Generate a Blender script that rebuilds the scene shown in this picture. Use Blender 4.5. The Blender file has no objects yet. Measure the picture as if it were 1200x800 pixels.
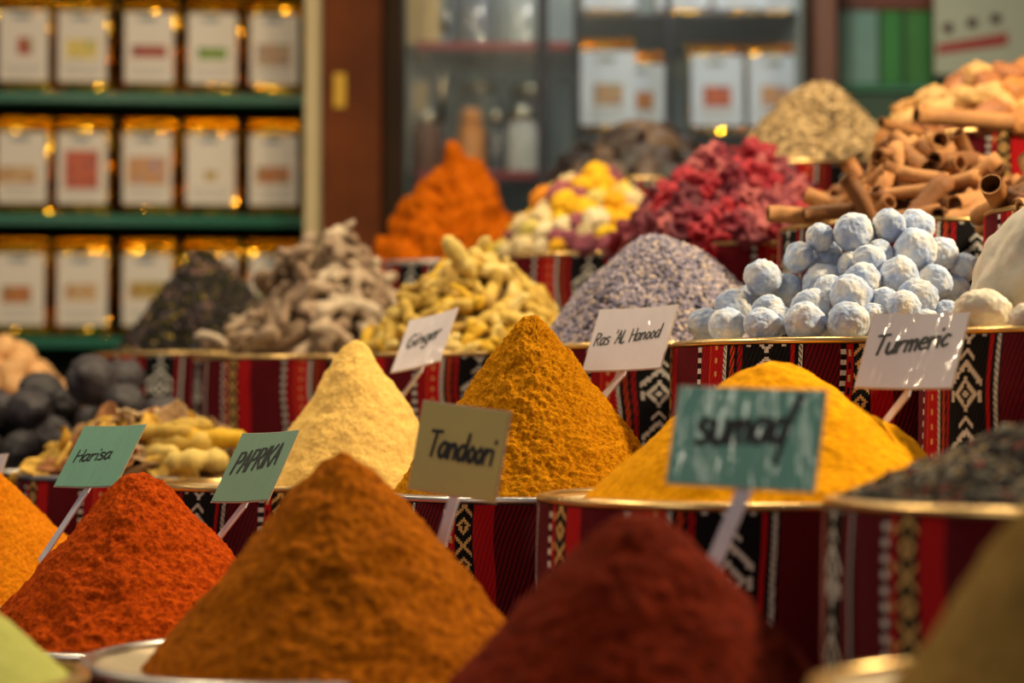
import bpy, math, random
import numpy as np
from mathutils import Vector, Matrix, noise, Euler
random.seed(7); rng = np.random.default_rng(7)
S = bpy.context.scene; COL = S.collection
PI = math.pi

# ------------------------------------------------------------------ camera
E = 1.40                                   # eye height above the floor
FP = 2333.0                                # focal length in pixels of a 1200 px wide frame
PITCH = math.atan(80/FP)
cam = bpy.data.cameras.new('camera'); camo = bpy.data.objects.new('camera', cam); COL.objects.link(camo)
cam.sensor_width = 36; cam.lens = 36*FP/1200
camo.location = (0, 0, E); camo.rotation_euler = (PI/2+PITCH, 0, 0)
cam.clip_start = .05
cam.dof.use_dof = True; cam.dof.focus_distance = 1.80; cam.dof.aperture_fstop = 3.3
S.camera = camo

# ------------------------------------------------------------------ world, lights, exposure
S.view_settings.view_transform = 'Standard'; S.view_settings.look = 'None'
S.view_settings.gamma = 1; S.view_settings.use_curve_mapping = False
S.view_settings.exposure = 0.16
w = bpy.data.worlds.new('world'); S.world = w; w.use_nodes = True
w.node_tree.nodes['Background'].inputs[0].default_value = (.86, .90, 1, 1)
w.node_tree.nodes['Background'].inputs[1].default_value = .135
def lamp(name, kind, loc, power, col, size=.1, target=None, spot=None, size_y=None):
    l = bpy.data.lights.new(name, kind); o = bpy.data.objects.new(name, l); COL.objects.link(o)
    l.energy = power; l.color = col; o.location = (loc[0], loc[1], loc[2]+E)
    if kind == 'AREA':
        l.size = size
        if size_y: l.shape = 'RECTANGLE'; l.size_y = size_y
    else: l.shadow_soft_size = size
    if kind == 'SPOT': l.spot_size = spot; l.spot_blend = .6
    if target is not None:
        d = Vector(target)+Vector((0, 0, E))-o.location
        o.rotation_euler = d.to_track_quat('-Z', 'Y').to_euler()
    return o
WARM = (1, .80, .50)
lamp('stall_lamp_right', 'AREA', (1.35, 1.75, .95), 34, WARM, .10, (.1, 1.7, -.1))
lamp('stall_lamp_middle', 'AREA', (.35, 2.5, 1.5), 15, WARM, .12, (.1, 2.1, 0))
lamp('stall_lamp_left', 'AREA', (-.75, 2.0, 1.35), 12, WARM, .12, (-.35, 2.2, -.1))
for k, (lx, ly, lz) in enumerate(((-1.35, 2.9, 1.25), (-1.05, 2.5, .8), (-.85, 2.9, 1.0), (-.6, 2.4, 1.3), (-.45, 3.1, 1.35), (-.3, 2.6, .9), (0, 2.4, 1.1), (.2, 3.0, 1.25))):
    lamp('added_glint_light', 'POINT', (lx, ly, lz), 2.3, (1, .80, .50), .022)  # unseen bulbs, added to raise glints on the crumpled gold foil
lamp('added_front_fill', 'AREA', (-1.1, .35, .75), 4.5, (1, .86, .68), .35, (0, 1.6, -.1))  # added fill from front left, brightens the cards and gives them glare
lamp('added_cabinet_fill', 'AREA', (.45, 3.5, 1.2), 3, (1, .93, .82), .08, (.4, 4.2, .5))  # added unseen light, there to brighten the cabinet
lamp('cabinet_strip_lamp', 'AREA', (.19, 4.26, 1.15), 1.5, (.92, .97, 1), .75, (.19, 4.5, .3), size_y=.05)

# ------------------------------------------------------------------ helpers
RX = Vector((1, 0, 0)); FW = Vector((0, math.cos(PITCH), math.sin(PITCH))); UP = Vector((0, -math.sin(PITCH), math.cos(PITCH)))
def at(px, py, Y):
    d = FW*FP + RX*(px-600) + UP*(400-py)
    d = d*(Y/d.y); return Vector((d.x, d.y, d.z+E))
def lin(v):
    v /= 255.0
    return v/12.92 if v <= .04045 else ((v+.055)/1.055)**2.4
def C(r, g, b): return (lin(r), lin(g), lin(b), 1)

def mk(name, V, F, mat=None, parent=None, smooth=True, uv=None, col=None, loc=None):
    me = bpy.data.meshes.new(name)
    V = np.asarray(V, dtype=np.float32).reshape(-1, 3)
    if isinstance(F, np.ndarray):
        n, k = F.shape
        me.vertices.add(len(V)); me.vertices.foreach_set('co', V.ravel())
        me.loops.add(n*k); me.loops.foreach_set('vertex_index', F.astype(np.int32).ravel())
        me.polygons.add(n); me.polygons.foreach_set('loop_start', np.arange(0, n*k, k, dtype=np.int32))
        me.update(calc_edges=True)
    else: me.from_pydata([tuple(map(float, v)) for v in V], [], F)
    if smooth: me.polygons.foreach_set('use_smooth', [True]*len(me.polygons))
    if uv is not None:
        l = me.uv_layers.new(name='UVMap'); idx = np.zeros(len(me.loops), dtype=np.int32); me.loops.foreach_get('vertex_index', idx)
        l.data.foreach_set('uv', np.asarray(uv, dtype=np.float32)[idx].ravel())
    if col is not None:
        a = me.color_attributes.new('tint', 'FLOAT_COLOR', 'POINT'); a.data.foreach_set('color', np.asarray(col, dtype=np.float32).ravel())
    me.update()
    o = bpy.data.objects.new(name, me); COL.objects.link(o)
    if mat: me.materials.append(mat)
    if parent: o.parent = parent
    if loc is not None: o.location = loc
    return o
def tag(o, label=None, cat=None, group=None, kind=None):
    if label: o['label'] = label
    if cat: o['category'] = cat
    if group: o['group'] = group
    if kind: o['kind'] = kind
    return o
def thing(name, label, cat, loc=(0, 0, 0), rz=0, group=None):
    o = bpy.data.objects.new(name, None); COL.objects.link(o); o.empty_display_size = .02
    o.location = loc; o.rotation_euler = (0, 0, rz); return tag(o, label, cat, group)

class Acc:
    def __init__(s): s.V = []; s.F = []
    def add(s, V, F):
        n = len(s.V); s.V += [tuple(v) for v in V]; s.F += [tuple(i+n for i in f) for f in F]; return s
    def box(s, x0, x1, y0, y1, z0, z1, bev=0):
        if bev <= 0:
            V = [(x, y, z) for z in (z0, z1) for y in (y0, y1) for x in (x0, x1)]
            return s.add(V, [(0, 2, 3, 1), (4, 5, 7, 6), (0, 1, 5, 4), (2, 6, 7, 3), (0, 4, 6, 2), (1, 3, 7, 5)])
        b = bev; R = []
        for z, i in ((z0, b), (z0+b, 0), (z1-b, 0), (z1, b)):
            X0, X1, Y0, Y1 = x0+i, x1-i, y0+i, y1-i
            R.append([(X0+b, Y0, z), (X1-b, Y0, z), (X1, Y0+b, z), (X1, Y1-b, z), (X1-b, Y1, z), (X0+b, Y1, z), (X0, Y1-b, z), (X0, Y0+b, z)])
        V = [v for r in R for v in r]; F = [tuple(range(7, -1, -1)), tuple(range(24, 32))]
        for k in range(3):
            for j in range(8): F.append((k*8+j, k*8+(j+1) % 8, (k+1)*8+(j+1) % 8, (k+1)*8+j))
        return s.add(V, F)
    def lathe(s, prof, n=48, cx=0, cy=0, closed=False):
        V = [(cx+r*math.cos(2*PI*i/n), cy+r*math.sin(2*PI*i/n), z) for r, z in prof for i in range(n)]
        m = len(prof); F = []
        for k in range(m if closed else m-1):
            a = k*n; b = ((k+1) % m)*n
            for i in range(n): F.append((a+i, a+(i+1) % n, b+(i+1) % n, b+i))
        return s.add(V, F)
    def tube(s, P, R, n=8, caps=True):
        P = [Vector(p) for p in P]; V = []; F = []; up = Vector((.13, .2, 1)).normalized()
        for k, p in enumerate(P):
            t = (P[min(k+1, len(P)-1)]-P[max(k-1, 0)]).normalized()
            a = t.cross(up)
            if a.length < 1e-3: a = t.cross(Vector((1, 0, 0)))
            a.normalize(); b = t.cross(a)
            r = R[k] if hasattr(R, '__len__') else R
            for i in range(n):
                f = 2*PI*i/n; V.append(p+a*(r*math.cos(f))+b*(r*math.sin(f)))
        for k in range(len(P)-1):
            for i in range(n): F.append((k*n+i, k*n+(i+1) % n, (k+1)*n+(i+1) % n, (k+1)*n+i))
        if caps: F.append(tuple(range(n-1, -1, -1))); F.append(tuple((len(P)-1)*n+i for i in range(n)))
        return s.add(V, F)
    def build(s, name, mat, parent=None, smooth=False, **k): return mk(name, s.V, s.F, mat, parent, smooth, **k)

_ico = {}
def ico(sub):
    if sub in _ico: return _ico[sub]
    t = (1+5**.5)/2
    V = [Vector(v).normalized() for v in [(-1, t, 0), (1, t, 0), (-1, -t, 0), (1, -t, 0), (0, -1, t), (0, 1, t), (0, -1, -t), (0, 1, -t), (t, 0, -1), (t, 0, 1), (-t, 0, -1), (-t, 0, 1)]]
    F = [(0, 11, 5), (0, 5, 1), (0, 1, 7), (0, 7, 10), (0, 10, 11), (1, 5, 9), (5, 11, 4), (11, 10, 2), (10, 7, 6), (7, 1, 8), (3, 9, 4), (3, 4, 2), (3, 2, 6), (3, 6, 8), (3, 8, 9), (4, 9, 5), (2, 4, 11), (6, 2, 10), (8, 6, 7), (9, 8, 1)]
    for _ in range(sub):
        mid = {}; G = []
        def m(a, b):
            k = (min(a, b), max(a, b))
            if k not in mid: V.append(((V[a]+V[b])/2).normalized()); mid[k] = len(V)-1
            return mid[k]
        for a, b, c in F:
            x, y, z = m(a, b), m(b, c), m(c, a); G += [(a, x, z), (b, y, x), (c, z, y), (x, y, z)]
        F = G
    _ico[sub] = ([v.copy() for v in V], F); return _ico[sub]

# ------------------------------------------------------------------ materials
class X:                                   # tiny expression layer over math nodes
    nt = None
    def __init__(s, sock): s.s = sock
    @staticmethod
    def m(op, a, b=None, c=None):
        n = X.nt.nodes.new('ShaderNodeMath'); n.operation = op
        for i, v in enumerate((a, b, c)):
            if v is None: continue
            if isinstance(v, X): X.nt.links.new(v.s, n.inputs[i])
            else: n.inputs[i].default_value = v
        return X(n.outputs[0])
    def __add__(s, o): return X.m('ADD', s, o)
    def __radd__(s, o): return X.m('ADD', s, o)
    def __sub__(s, o): return X.m('SUBTRACT', s, o)
    def __rsub__(s, o): return X.m('SUBTRACT', o, s)
    def __mul__(s, o): return X.m('MULTIPLY', s, o)
    def __rmul__(s, o): return X.m('MULTIPLY', s, o)
    def __lt__(s, o): return X.m('LESS_THAN', s, o)
    def __gt__(s, o): return X.m('GREATER_THAN', s, o)
    def __or__(s, o): return X.m('MAXIMUM', s, o)
    def mod(s, p): return X.m('FLOORED_MODULO', s, p)
    def snap(s, p): return X.m('SNAP', s, p)
    def abs(s): return X.m('ABSOLUTE', s)

def newmat(name):
    m = bpy.data.materials.new(name); m.use_nodes = True; nt = m.node_tree
    return m, nt, nt.nodes['Principled BSDF']
def texco(nt, out='Object'):
    return nt.nodes.new('ShaderNodeTexCoord').outputs[out]
def noisen(nt, co, scale, detail=3, rough=.55, dist=0):
    n = nt.nodes.new('ShaderNodeTexNoise'); n.inputs['Scale'].default_value = scale; n.inputs['Detail'].default_value = detail
    n.inputs['Roughness'].default_value = rough; n.inputs['Distortion'].default_value = dist
    nt.links.new(co, n.inputs['Vector']); return n.outputs[0]
def ramp(nt, fac, stops, interp='LINEAR'):
    r = nt.nodes.new('ShaderNodeValToRGB'); cr = r.color_ramp; cr.interpolation = interp
    while len(cr.elements) < len(stops): cr.elements.new(.5)
    for e, (p, c) in zip(cr.elements, stops): e.position = p; e.color = c
    nt.links.new(fac, r.inputs[0]); return r.outputs[0]
def mixc(nt, fac, a, b, mode='MIX'):
    n = nt.nodes.new('ShaderNodeMix'); n.data_type = 'RGBA'; n.blend_type = mode
    for i, v in ((0, fac), (6, a), (7, b)):
        if isinstance(v, X): v = v.s
        if isinstance(v, bpy.types.NodeSocket): nt.links.new(v, n.inputs[i])
        else: n.inputs[i].default_value = v
    return n.outputs[2]
def bump(nt, h, dist, strength=1, normal=None):
    b = nt.nodes.new('ShaderNodeBump'); b.inputs['Distance'].default_value = dist; b.inputs['Strength'].default_value = strength
    nt.links.new(h, b.inputs['Height'])
    if normal is not None: nt.links.new(normal, b.inputs['Normal'])
    return b.outputs[0]
def plain(name, col, rough=.6, metal=0, var=.12, scale=60, bumpd=0, bscale=200, spec=.4, coat=0, trans=0, rand=0, cols=None, sss=0):
    m, nt, p = newmat(name); co = texco(nt)
    f = noisen(nt, co, scale, 4)
    if cols is None:
        d = tuple(x*(1-var) for x in col[:3])+(1,); l = tuple(min(1, x*(1+var)) for x in col[:3])+(1,); cols = [(.3, d), (.7, l)]
    c = ramp(nt, f, cols)
    if rand:
        oi = nt.nodes.new('ShaderNodeObjectInfo'); X.nt = nt
        k = X(oi.outputs['Random'])*(2*rand)+(1-rand)
        h = nt.nodes.new('ShaderNodeHueSaturation'); nt.links.new(c, h.inputs['Color']); nt.links.new(k.s, h.inputs['Value']); c = h.outputs[0]
    nt.links.new(c, p.inputs['Base Color'])
    p.inputs['Roughness'].default_value = rough; p.inputs['Metallic'].default_value = metal
    p.inputs['Specular IOR Level'].default_value = spec; p.inputs['Coat Weight'].default_value = coat
    p.inputs['Transmission Weight'].default_value = trans
    if sss: p.inputs['Subsurface Weight'].default_value = sss; p.inputs['Subsurface Scale'].default_value = .01
    if bumpd: nt.links.new(bump(nt, noisen(nt, co, bscale, 4), bumpd), p.inputs['Normal'])
    return m
def choice(name, cols, rough=.7, bumpd=.001, bscale=250, scale=80, mix=.35, spec=.3, coat=0, objcol=False):   # colour picked per object from a list
    m, nt, p = newmat(name); co = texco(nt); oi = nt.nodes.new('ShaderNodeObjectInfo')
    n = len(cols); c = ramp(nt, oi.outputs['Random'], [(i/n, x) for i, x in enumerate(cols)], 'CONSTANT')
    if objcol: c = oi.outputs['Color']
    f = ramp(nt, noisen(nt, co, scale, 4, .6), [(.3, (1-mix,)*3+(1,)), (.7, (1, 1, 1, 1))])
    nt.links.new(mixc(nt, 1.0, c, f, 'MULTIPLY'), p.inputs['Base Color'])
    p.inputs['Roughness'].default_value = rough; p.inputs['Specular IOR Level'].default_value = spec; p.inputs['Coat Weight'].default_value = coat
    nt.links.new(bump(nt, noisen(nt, co, bscale, 4), bumpd), p.inputs['Normal'])
    return m
def powder(name, a, b, coarse=.0016, fine=.0008, cs=260, fs=700, patch=None, lo=.35, hi=.68):
    m, nt, p = newmat(name); co = texco(nt)
    f1 = noisen(nt, co, cs, 5, .65); f2 = noisen(nt, co, 22, 3)
    c = ramp(nt, f1, [(lo, a), (hi, b)])
    if patch: c = mixc(nt, ramp(nt, f2, [(.5, (0, 0, 0, 1)), (.72, (.6, .6, .6, 1))]), c, patch)
    nt.links.new(c, p.inputs['Base Color'])
    p.inputs['Roughness'].default_value = 1; p.inputs['Specular IOR Level'].default_value = .08
    n1 = bump(nt, f1, coarse); n2 = bump(nt, noisen(nt, co, fs, 3, .7), fine, 1, n1)
    nt.links.new(n2, p.inputs['Normal']); return m
def tinted(name, rough=.8, spec=.25):
    m, nt, p = newmat(name); a = nt.nodes.new('ShaderNodeAttribute'); a.attribute_name = 'tint'
    nt.links.new(a.outputs['Color'], p.inputs['Base Color']); p.inputs['Roughness'].default_value = rough
    p.inputs['Specular IOR Level'].default_value = spec
    nt.links.new(bump(nt, noisen(nt, texco(nt), 400, 3), .0008), p.inputs['Normal']); return m

def cloth_mat():
    m, nt, p = newmat('woven_cloth'); X.nt = nt
    sep = nt.nodes.new('ShaderNodeSeparateXYZ'); uv = texco(nt, 'UV'); nt.links.new(uv, sep.inputs[0])
    u = X(sep.outputs[0])*100; v = X(sep.outputs[1])*100            # centimetres
    wob = X(noisen(nt, uv, 9, 1))
    u = u+(wob-.5)*1.6
    P = 24.0
    s = u.mod(P); sq = s.snap(.2); vq = v.snap(.2)
    BLK = C(14, 11, 12); DR = C(104, 6, 18); RED = C(168, 14, 18); ORG = C(188, 60, 22); WH = C(205, 198, 185); YE = C(206, 160, 92); DD = C(52, 4, 14); MR = C(138, 8, 16)
    bands = [(0, DR), (4.4, BLK), (5.0, MR), (6.2, ORG), (6.45, RED), (8.0, WH), (8.35, BLK), (8.8, ORG), (9.2, BLK), (9.5, RED), (10.0, BLK),
             (14.4, RED), (14.8, BLK), (15.1, WH), (15.5, BLK), (15.7, DR), (19.0, BLK), (19.55, RED), (20.2, BLK), (22.0, RED)]
    c = ramp(nt, (s*(1/P)).s, [(a/P, k) for a, k in bands], 'CONSTANT')
    def band(a, b): return (s > a)*(s < b)
    # twill diagonal in the wide red bands
    tw = ((s*1.0-v*.33).mod(.42) < .17)
    c = mixc(nt, tw*(band(0, 4.4) | band(15.7, 19.0)), c, DD)
    tw2 = ((s-v*.33).mod(.36) < .12)
    c = mixc(nt, tw2*band(8.8, 10.0), c, BLK)
    # black and white dashes
    c = mixc(nt, (v.mod(1.05) < .5)*band(4.4, 5.0), c, WH)
    c = mixc(nt, ((v+.3).mod(1.3) < .5)*band(7.0, 7.3), c, YE)
    c = mixc(nt, (v.mod(1.0) < .48)*band(19.0, 19.55), c, WH)
    c = mixc(nt, (v.mod(1.2) < .65)*band(19.75, 20.0), c, mixc(nt, (v.mod(2.4) < 1.2), BLK, YE))
    # rope stripes: diagonal nicks
    rope = ((s*1.4+v).mod(.55) < .17)
    c = mixc(nt, rope*(band(8.0, 8.35) | band(15.1, 15.5)), c, BLK)
    # big motif: eye diamonds and chevrons
    q = vq.mod(5.8); pp = (sq-12.1).abs()
    d = pp+(q-1.6).abs()*.85
    mot = ((d-1.05).abs() < .26) | (d < .32)
    e = (q-3.7)+pp*1.0
    mot = mot | (((e-.5).abs() < .3)*(pp < 1.75))
    mot = mot | (((pp-1.65).abs() < .22)*((q-1.4).abs() < .6))
    mot = mot | (((e-1.75).abs() < .22)*(pp < .75))
    c = mixc(nt, mot*band(10.1, 14.3), c, WH)
    # small yellow crosses
    q2 = vq.mod(3.6); p2 = (sq-21.0).abs()
    cr = ((p2-(q2-.9).abs()).abs() < .2)*(q2 < 1.9)
    dm = ((p2+(q2-2.75).abs()*.8-.5).abs() < .2)*(q2 > 1.9)
    c = mixc(nt, (cr | dm)*band(20.3, 21.9), c, YE)
    nt.links.new(c, p.inputs['Base Color']); p.inputs['Roughness'].default_value = .9; p.inputs['Specular IOR Level'].default_value = .15
    yarn = X.m('SINE', (s*1.0-v*.33)*(2*PI/.42))*.5+X.m('SINE', v*(2*PI/.11))*.2
    nt.links.new(bump(nt, yarn.s, .0006), p.inputs['Normal'])
    return m

M = dict(
    cloth=cloth_mat(),
    rim=plain('brushed_gold_rim', C(205, 170, 110), .28, .9, .1, 30),
    rimsteel=plain('steel_rim', C(185, 180, 175), .3, .9, .1, 30),
    liner=plain('beige_liner', C(196, 176, 140), .55, 0, .06, 20),
    bucket=plain('dark_tin', C(30, 24, 22), .6, .3),
    deck=plain('dark_felt', C(34, 12, 14), .95, 0, .3, 30, spec=.1),
    wood=plain('brown_wood', C(94, 44, 10), .65, 0, .35, 6, .0006, 60, spec=.15),
    darkwood_and_shade=plain('dark_wood_and_shade', C(44, 26, 8), .65, 0, .3, 6, spec=.15),  # dark post, also the painted shade on the brown post's side
    cream=plain('cream_paint', C(196, 176, 130), .5, 0, .05, 8),
    green=plain('green_shelf', C(18, 92, 66), .3, 0, .1, 8),
    back=plain('dark_shelf_back', C(38, 28, 14), .7, 0, .3, 10),
    paper=plain('white_label_paper', C(214, 202, 186), .5, 0, .03, 20),
    ink=plain('marker_ink', C(16, 15, 16), .6),
    stake=plain('clear_plastic_stake', C(214, 204, 208), .25, 0, .1, 60, .0004, 150, coat=.3),
    floor=plain('grey_stone_floor', C(86, 76, 66), .6, 0, .2, 4, .001, 30),
    wall=plain('brown_plaster_wall', C(60, 46, 34), .8, 0, .15, 5, .001, 40),
)
def foil():
    m, nt, p = newmat('gold_foil'); co = texco(nt)
    nt.links.new(ramp(nt, noisen(nt, co, 25, 3), [(.3, C(190, 120, 14)), (.7, C(255, 206, 60))]), p.inputs['Base Color'])
    p.inputs['Metallic'].default_value = 1; p.inputs['Roughness'].default_value = .12
    return m
M['foil'] = foil()
def cardmat(name, col):
    m, nt, p = newmat(name); co = texco(nt)
    nt.links.new(ramp(nt, noisen(nt, co, 30, 3), [(.3, tuple(x*.93 for x in col[:3])+(1,)), (.7, col)]), p.inputs['Base Color'])
    p.inputs['Roughness'].default_value = .5; p.inputs['Coat Weight'].default_value = .7; p.inputs['Coat Roughness'].default_value = .09
    mp = nt.nodes.new('ShaderNodeMapping'); mp.inputs['Scale'].default_value = (1, .22, 1); mp.inputs['Rotation'].default_value = (0, 0, .15)
    nt.links.new(co, mp.inputs[0])
    b = bump(nt, noisen(nt, mp.outputs[0], 90, 2, .5, .8), .0025); nt.links.new(b, p.inputs['Coat Normal'])
    return m

# ------------------------------------------------------------------ the setting
def struct(name, acc, mat, **k): return tag(acc.build(name, mat, **k), kind='structure')
struct('floor', Acc().box(-5, 5, -1.5, 6, -.05, 0), M['floor'])
struct('wall_back', Acc().box(-5, 5, 4.75, 4.9, 0, 3.6), M['wall'])

# tiered display stand: rows run diagonally
UA = math.radians(-55)                     # local x runs along the rows, local y goes up and away
U = Vector((math.cos(UA), math.sin(UA), 0)); NV = Vector((-math.sin(UA), math.cos(UA), 0))
rows = [(.27, .55, -.45, -2.5, -1.15), (.55, .919, -.32, -2.75, -.52), (.919, 1.249, -.20, -3.1, -.55), (1.249, 1.582, -.065, -3.1, -.75), (1.582, 1.902, .08, -3.05, -.95), (1.902, 2.25, .225, -3.0, -1.3)]
STEP = []
STN = ['lowest', 'second', 'third', 'fourth', 'fifth', 'topmost']
for q, (a, b, z, x0, x1) in enumerate(rows):
    STEP.append(z)
    st = thing('display_step', f'dark felt covered platform carrying the {STN[q]} tier of spice trays', 'platform', (0, 0, 0), UA)
    Acc().box(x0, x1, a, b-.001, E+z-.03, E+z-.0002, .004).build('step_board', M['deck'], st)
    Acc().box(x0+.01, x1-.01, a+.01, b-.002, 0, E+z-.0301).build('step_riser', M['deck'], st)

# ------------------------------------------------------------------ trays
def tray(px, Y, R, z, row, label, off=0, steel=False, liner=True):
    c = at(px, 400, Y); cx, cy = c.x, c.y; zt = E+z; zb = E+STEP[row]
    h = zt-zb
    t = thing('spice_tray', label, 'tray', (cx, cy, zb))
    Acc().lathe([(.001, .002), (R-.006, .002), (R-.006, h-.004), (R-.009, h-.004), (R-.009, .006), (.001, .006)], 64).build('bucket', M['bucket'], t, True)
    if liner: Acc().lathe([(.001, h-.010), (R*.8, h-.009), (R-.0085, h-.003)], 64).build('liner', M['liner'], t, True)
    Acc().lathe([(R-.009, h-.004), (R-.009, h+.001), (R-.006, h+.0025), (R+.001, h+.001), (R+.002, h-.003), (R-.002, h-.005)], 96, closed=True).build('rim', M['rimsteel' if steel else 'rim'], t, True)
    n = 160; m = 14; V = []; F = []; UVs = []; sd = random.random()*50
    for k in range(m+1):
        f = k/m; zz = .0015+(h-.006)*f
        for i in range(n+1):
            a = 2*PI*i/n
            wv = noise.noise(Vector((math.cos(a)*5, math.sin(a)*5, sd+f*.8)))*.0035*(1-f*.75)
            rr = R+.0002+.003*(1-f)+max(-.002, wv)+.001
            V.append((rr*math.cos(a), rr*math.sin(a), zz)); UVs.append((a*R+off, (f*h)+.3-h))
    for k in range(m):
        for i in range(n): F.append((k*(n+1)+i, k*(n+1)+i+1, (k+1)*(n+1)+i+1, (k+1)*(n+1)+i))
    mk('cloth_wrap', V, F, M['cloth'], t, True, uv=UVs)
    return (cx, cy, zt, R)

T = {}
def tr(key, *a, **k): T[key] = tray(*a, **k)
tr('green', -130, 1.29, .128, -.173, 0, 'round cloth-wrapped tray of pale green powder in the bottom left corner')
tr('orange_left', -15, 2.05, .150, -.190, 1, 'tray holding the orange-yellow powder heap cut by the left picture edge', .05)
tr('harisa', 165, 1.75, .150, -.1975, 1, 'front tray holding the bright orange-red powder heap', .1, True)
tr('brown', 350, 1.45, .155, -.179, 1, 'front tray holding the large ochre-brown powder heap', .0, True)
tr('darkred', 745, 1.20, .157, -.204, 1, 'front tray under the dark maroon powder heap', .12)
tr('khaki', 1225, .95, .112, -.132, 1, 'gold-rimmed tray in the bottom right corner under the khaki powder', .03)
tr('pepper', 1290, 1.28, .176, -.058, 2, 'cloth-wrapped tray holding the dark peppercorn heap at right edge', .03)
tr('turmeric', 880, 1.60, .171, -.069, 2, 'cloth-wrapped tray holding the wide bright yellow powder heap', .075)
tr('curry', 620, 1.88, .140, -.0785, 2, 'cloth-wrapped tray holding the central mustard-orange powder cone', .09, steel=True)
tr('garlic', 335, 2.13, .140, -.0785, 2, 'tray with bare pale liner left of the cream-yellow powder cone', .02)
tr('dried', 163, 2.40, .141, -.0775, 2, 'tray of yellow and tan dried slices behind the Harisa card', .14, steel=True)
tr('limes', 40, 2.68, .138, -.078, 2, 'tray of black dried limes at the left edge', .0, steel=True)
tr('nuts', 12, 3.05, .125, -.03, 2, 'tray of tan nuts behind the black limes', .0)
tr('leaf', 225, 3.10, .150, .085, 3, 'tray of dark dried leaves in front of the gold pouches', .16)
tr('ginger', 360, 2.80, .157, .0715, 3, 'tray holding the heap of pale gnarled dried ginger', .04)
tr('roots', 560, 2.52, .157, .068, 3, 'tray holding the heap of yellow finger-like roots', .1)
tr('lavender', 775, 2.25, .150, .070, 3, 'tray holding the grey-lilac lavender heap', .15)
tr('balls', 975, 1.95, .157, .064, 3, 'tray holding the heap of pale blue balls', .19)
tr('crystal', 1290, 1.70, .150, .066, 3, 'tray holding white crystal blocks at the right edge', .052)
tr('orange', 528, 3.15, .140, .226, 4, 'tray under the lumpy deep orange heap beside the brown post', .0, steel=True)
tr('flowers', 695, 2.88, .150, .2165, 4, 'tray holding yellow and pink dried flower buds', .15)
tr('hibiscus', 860, 2.60, .150, .207, 4, 'tray holding crimson dried hibiscus', .05)
tr('cinnamon', 1065, 2.30, .148, .208, 4, 'gold-rimmed tray of cinnamon sticks right behind the pale blue balls', .1)
tr('cinnamon2', 1335, 2.00, .150, .199, 4, 'tray of cinnamon sticks at the right edge above the white crystals', .02)
tr('black', 745, 3.25, .150, .363, 5, 'topmost tray holding dark brown flat pods', .07)
tr('beige', 940, 2.95, .140, .353, 5, 'topmost tray holding the beige seed heap', .14)
tr('topright', 1160, 2.65, .150, .354, 5, 'topmost tray at right with amber chunks', .0)

# ------------------------------------------------------------------ powder heaps
def heap_geom(c, zr, Rb, H, a=.012, rings=110, segs=260, amp=.0012, freq=120, amp2=.004, freq2=18, lean=(0, 0), lumps=(), seed=0, power=1.0):
    cx, cy = c; V = []; sl = H/(math.sqrt(Rb*Rb+a*a)-a)
    for k in range(rings+1):
        r = Rb*(k/rings)**.85
        zz = H-sl*(math.sqrt(r*r+a*a)-a)
        if power != 1: zz = H*max(zz/H, 0)**power
        for i in range(segs if k else 1):
            th = 2*PI*i/segs; x = r*math.cos(th); y = r*math.sin(th)
            e = min(1, (Rb-r)/.015)
            p = Vector((x+seed, y+seed*.7, zz))
            n1 = noise.fractal(p*freq, .6, 2.1, 4); n2 = noise.fractal(p*freq2, .6, 2.1, 3)
            dn = n1*amp+n2*amp2*e
            z = zz+dn*.7
            for (lx, ly, lr, lh) in lumps: z += lh*math.exp(-((x-lx)**2+(y-ly)**2)/(lr*lr))*e
            f = dn*.7/max(r, .01)
            q = zz/H
            V.append((x*(1+f)+lean[0]*q, y*(1+f)+lean[1]*q, max(z, -.002)))
    F = [(0, 1+i, 1+(i+1) % segs) for i in range(segs)]
    for k in range(1, rings):
        a0 = 1+(k-1)*segs; b0 = 1+k*segs
        for i in range(segs): F.append((a0+i, b0+i, b0+(i+1) % segs, a0+(i+1) % segs))
    return V, F
def heap(key, px, Y, Rb, ytop, mat, name, label, cat='spice', drop=.004, **k):
    cx, cy, zt, R = T[key]; c = at(px, 400, Y); ztop = at(px, ytop, Y).z
    z0 = zt-drop
    V, F = heap_geom((c.x, c.y), z0, Rb, ztop-z0, **k)
    return tag(mk(name, V, F, mat, None, True, loc=(c.x, c.y, z0)), label, cat)

heap('green', -130, 1.30, .118, 640, powder('pale_green_powder', C(158, 160, 84), C(176, 178, 100), .0004, .0003), 'powder_heap', 'pale yellow-green powder heap in the bottom left corner', a=.03, amp2=.002, rings=50, segs=140, seed=1)
heap('orange_left', -15, 2.05, .140, 552, powder('orange_yellow_powder', C(176, 92, 4), C(226, 136, 12), .002), 'powder_heap', 'orange-yellow powder heap at the left edge beside the orange-red one', a=.02, rings=80, segs=220, seed=2)
heap('harisa', 165, 1.75, .143, 556, powder('orange_red_powder', C(148, 44, 0), C(226, 92, 6), .0042, .0014, 220), 'powder_heap', 'bright orange-red powder cone in front of the Harisa card', a=.020, amp=.0018, freq=140, seed=3, lumps=[(.035, -.06, .006, -.003), (.03, -.09, .006, -.003)])
heap('brown', 403, 1.44, .143, 527, powder('ochre_brown_powder', C(122, 60, 0), C(194, 108, 4), .0040, .0012, 170, 500), 'powder_heap', 'large ochre-brown powder cone in the front row left of centre', a=.014, amp=.0014, seed=4)
heap('darkred', 745, 1.20, .151, 600, powder('maroon_powder', C(78, 16, 2), C(124, 36, 6), .0014, .0006, 120, 400), 'powder_heap', 'dark maroon powder cone in the front row centre', a=.03, amp=.0012, amp2=.003, seed=5)
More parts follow.
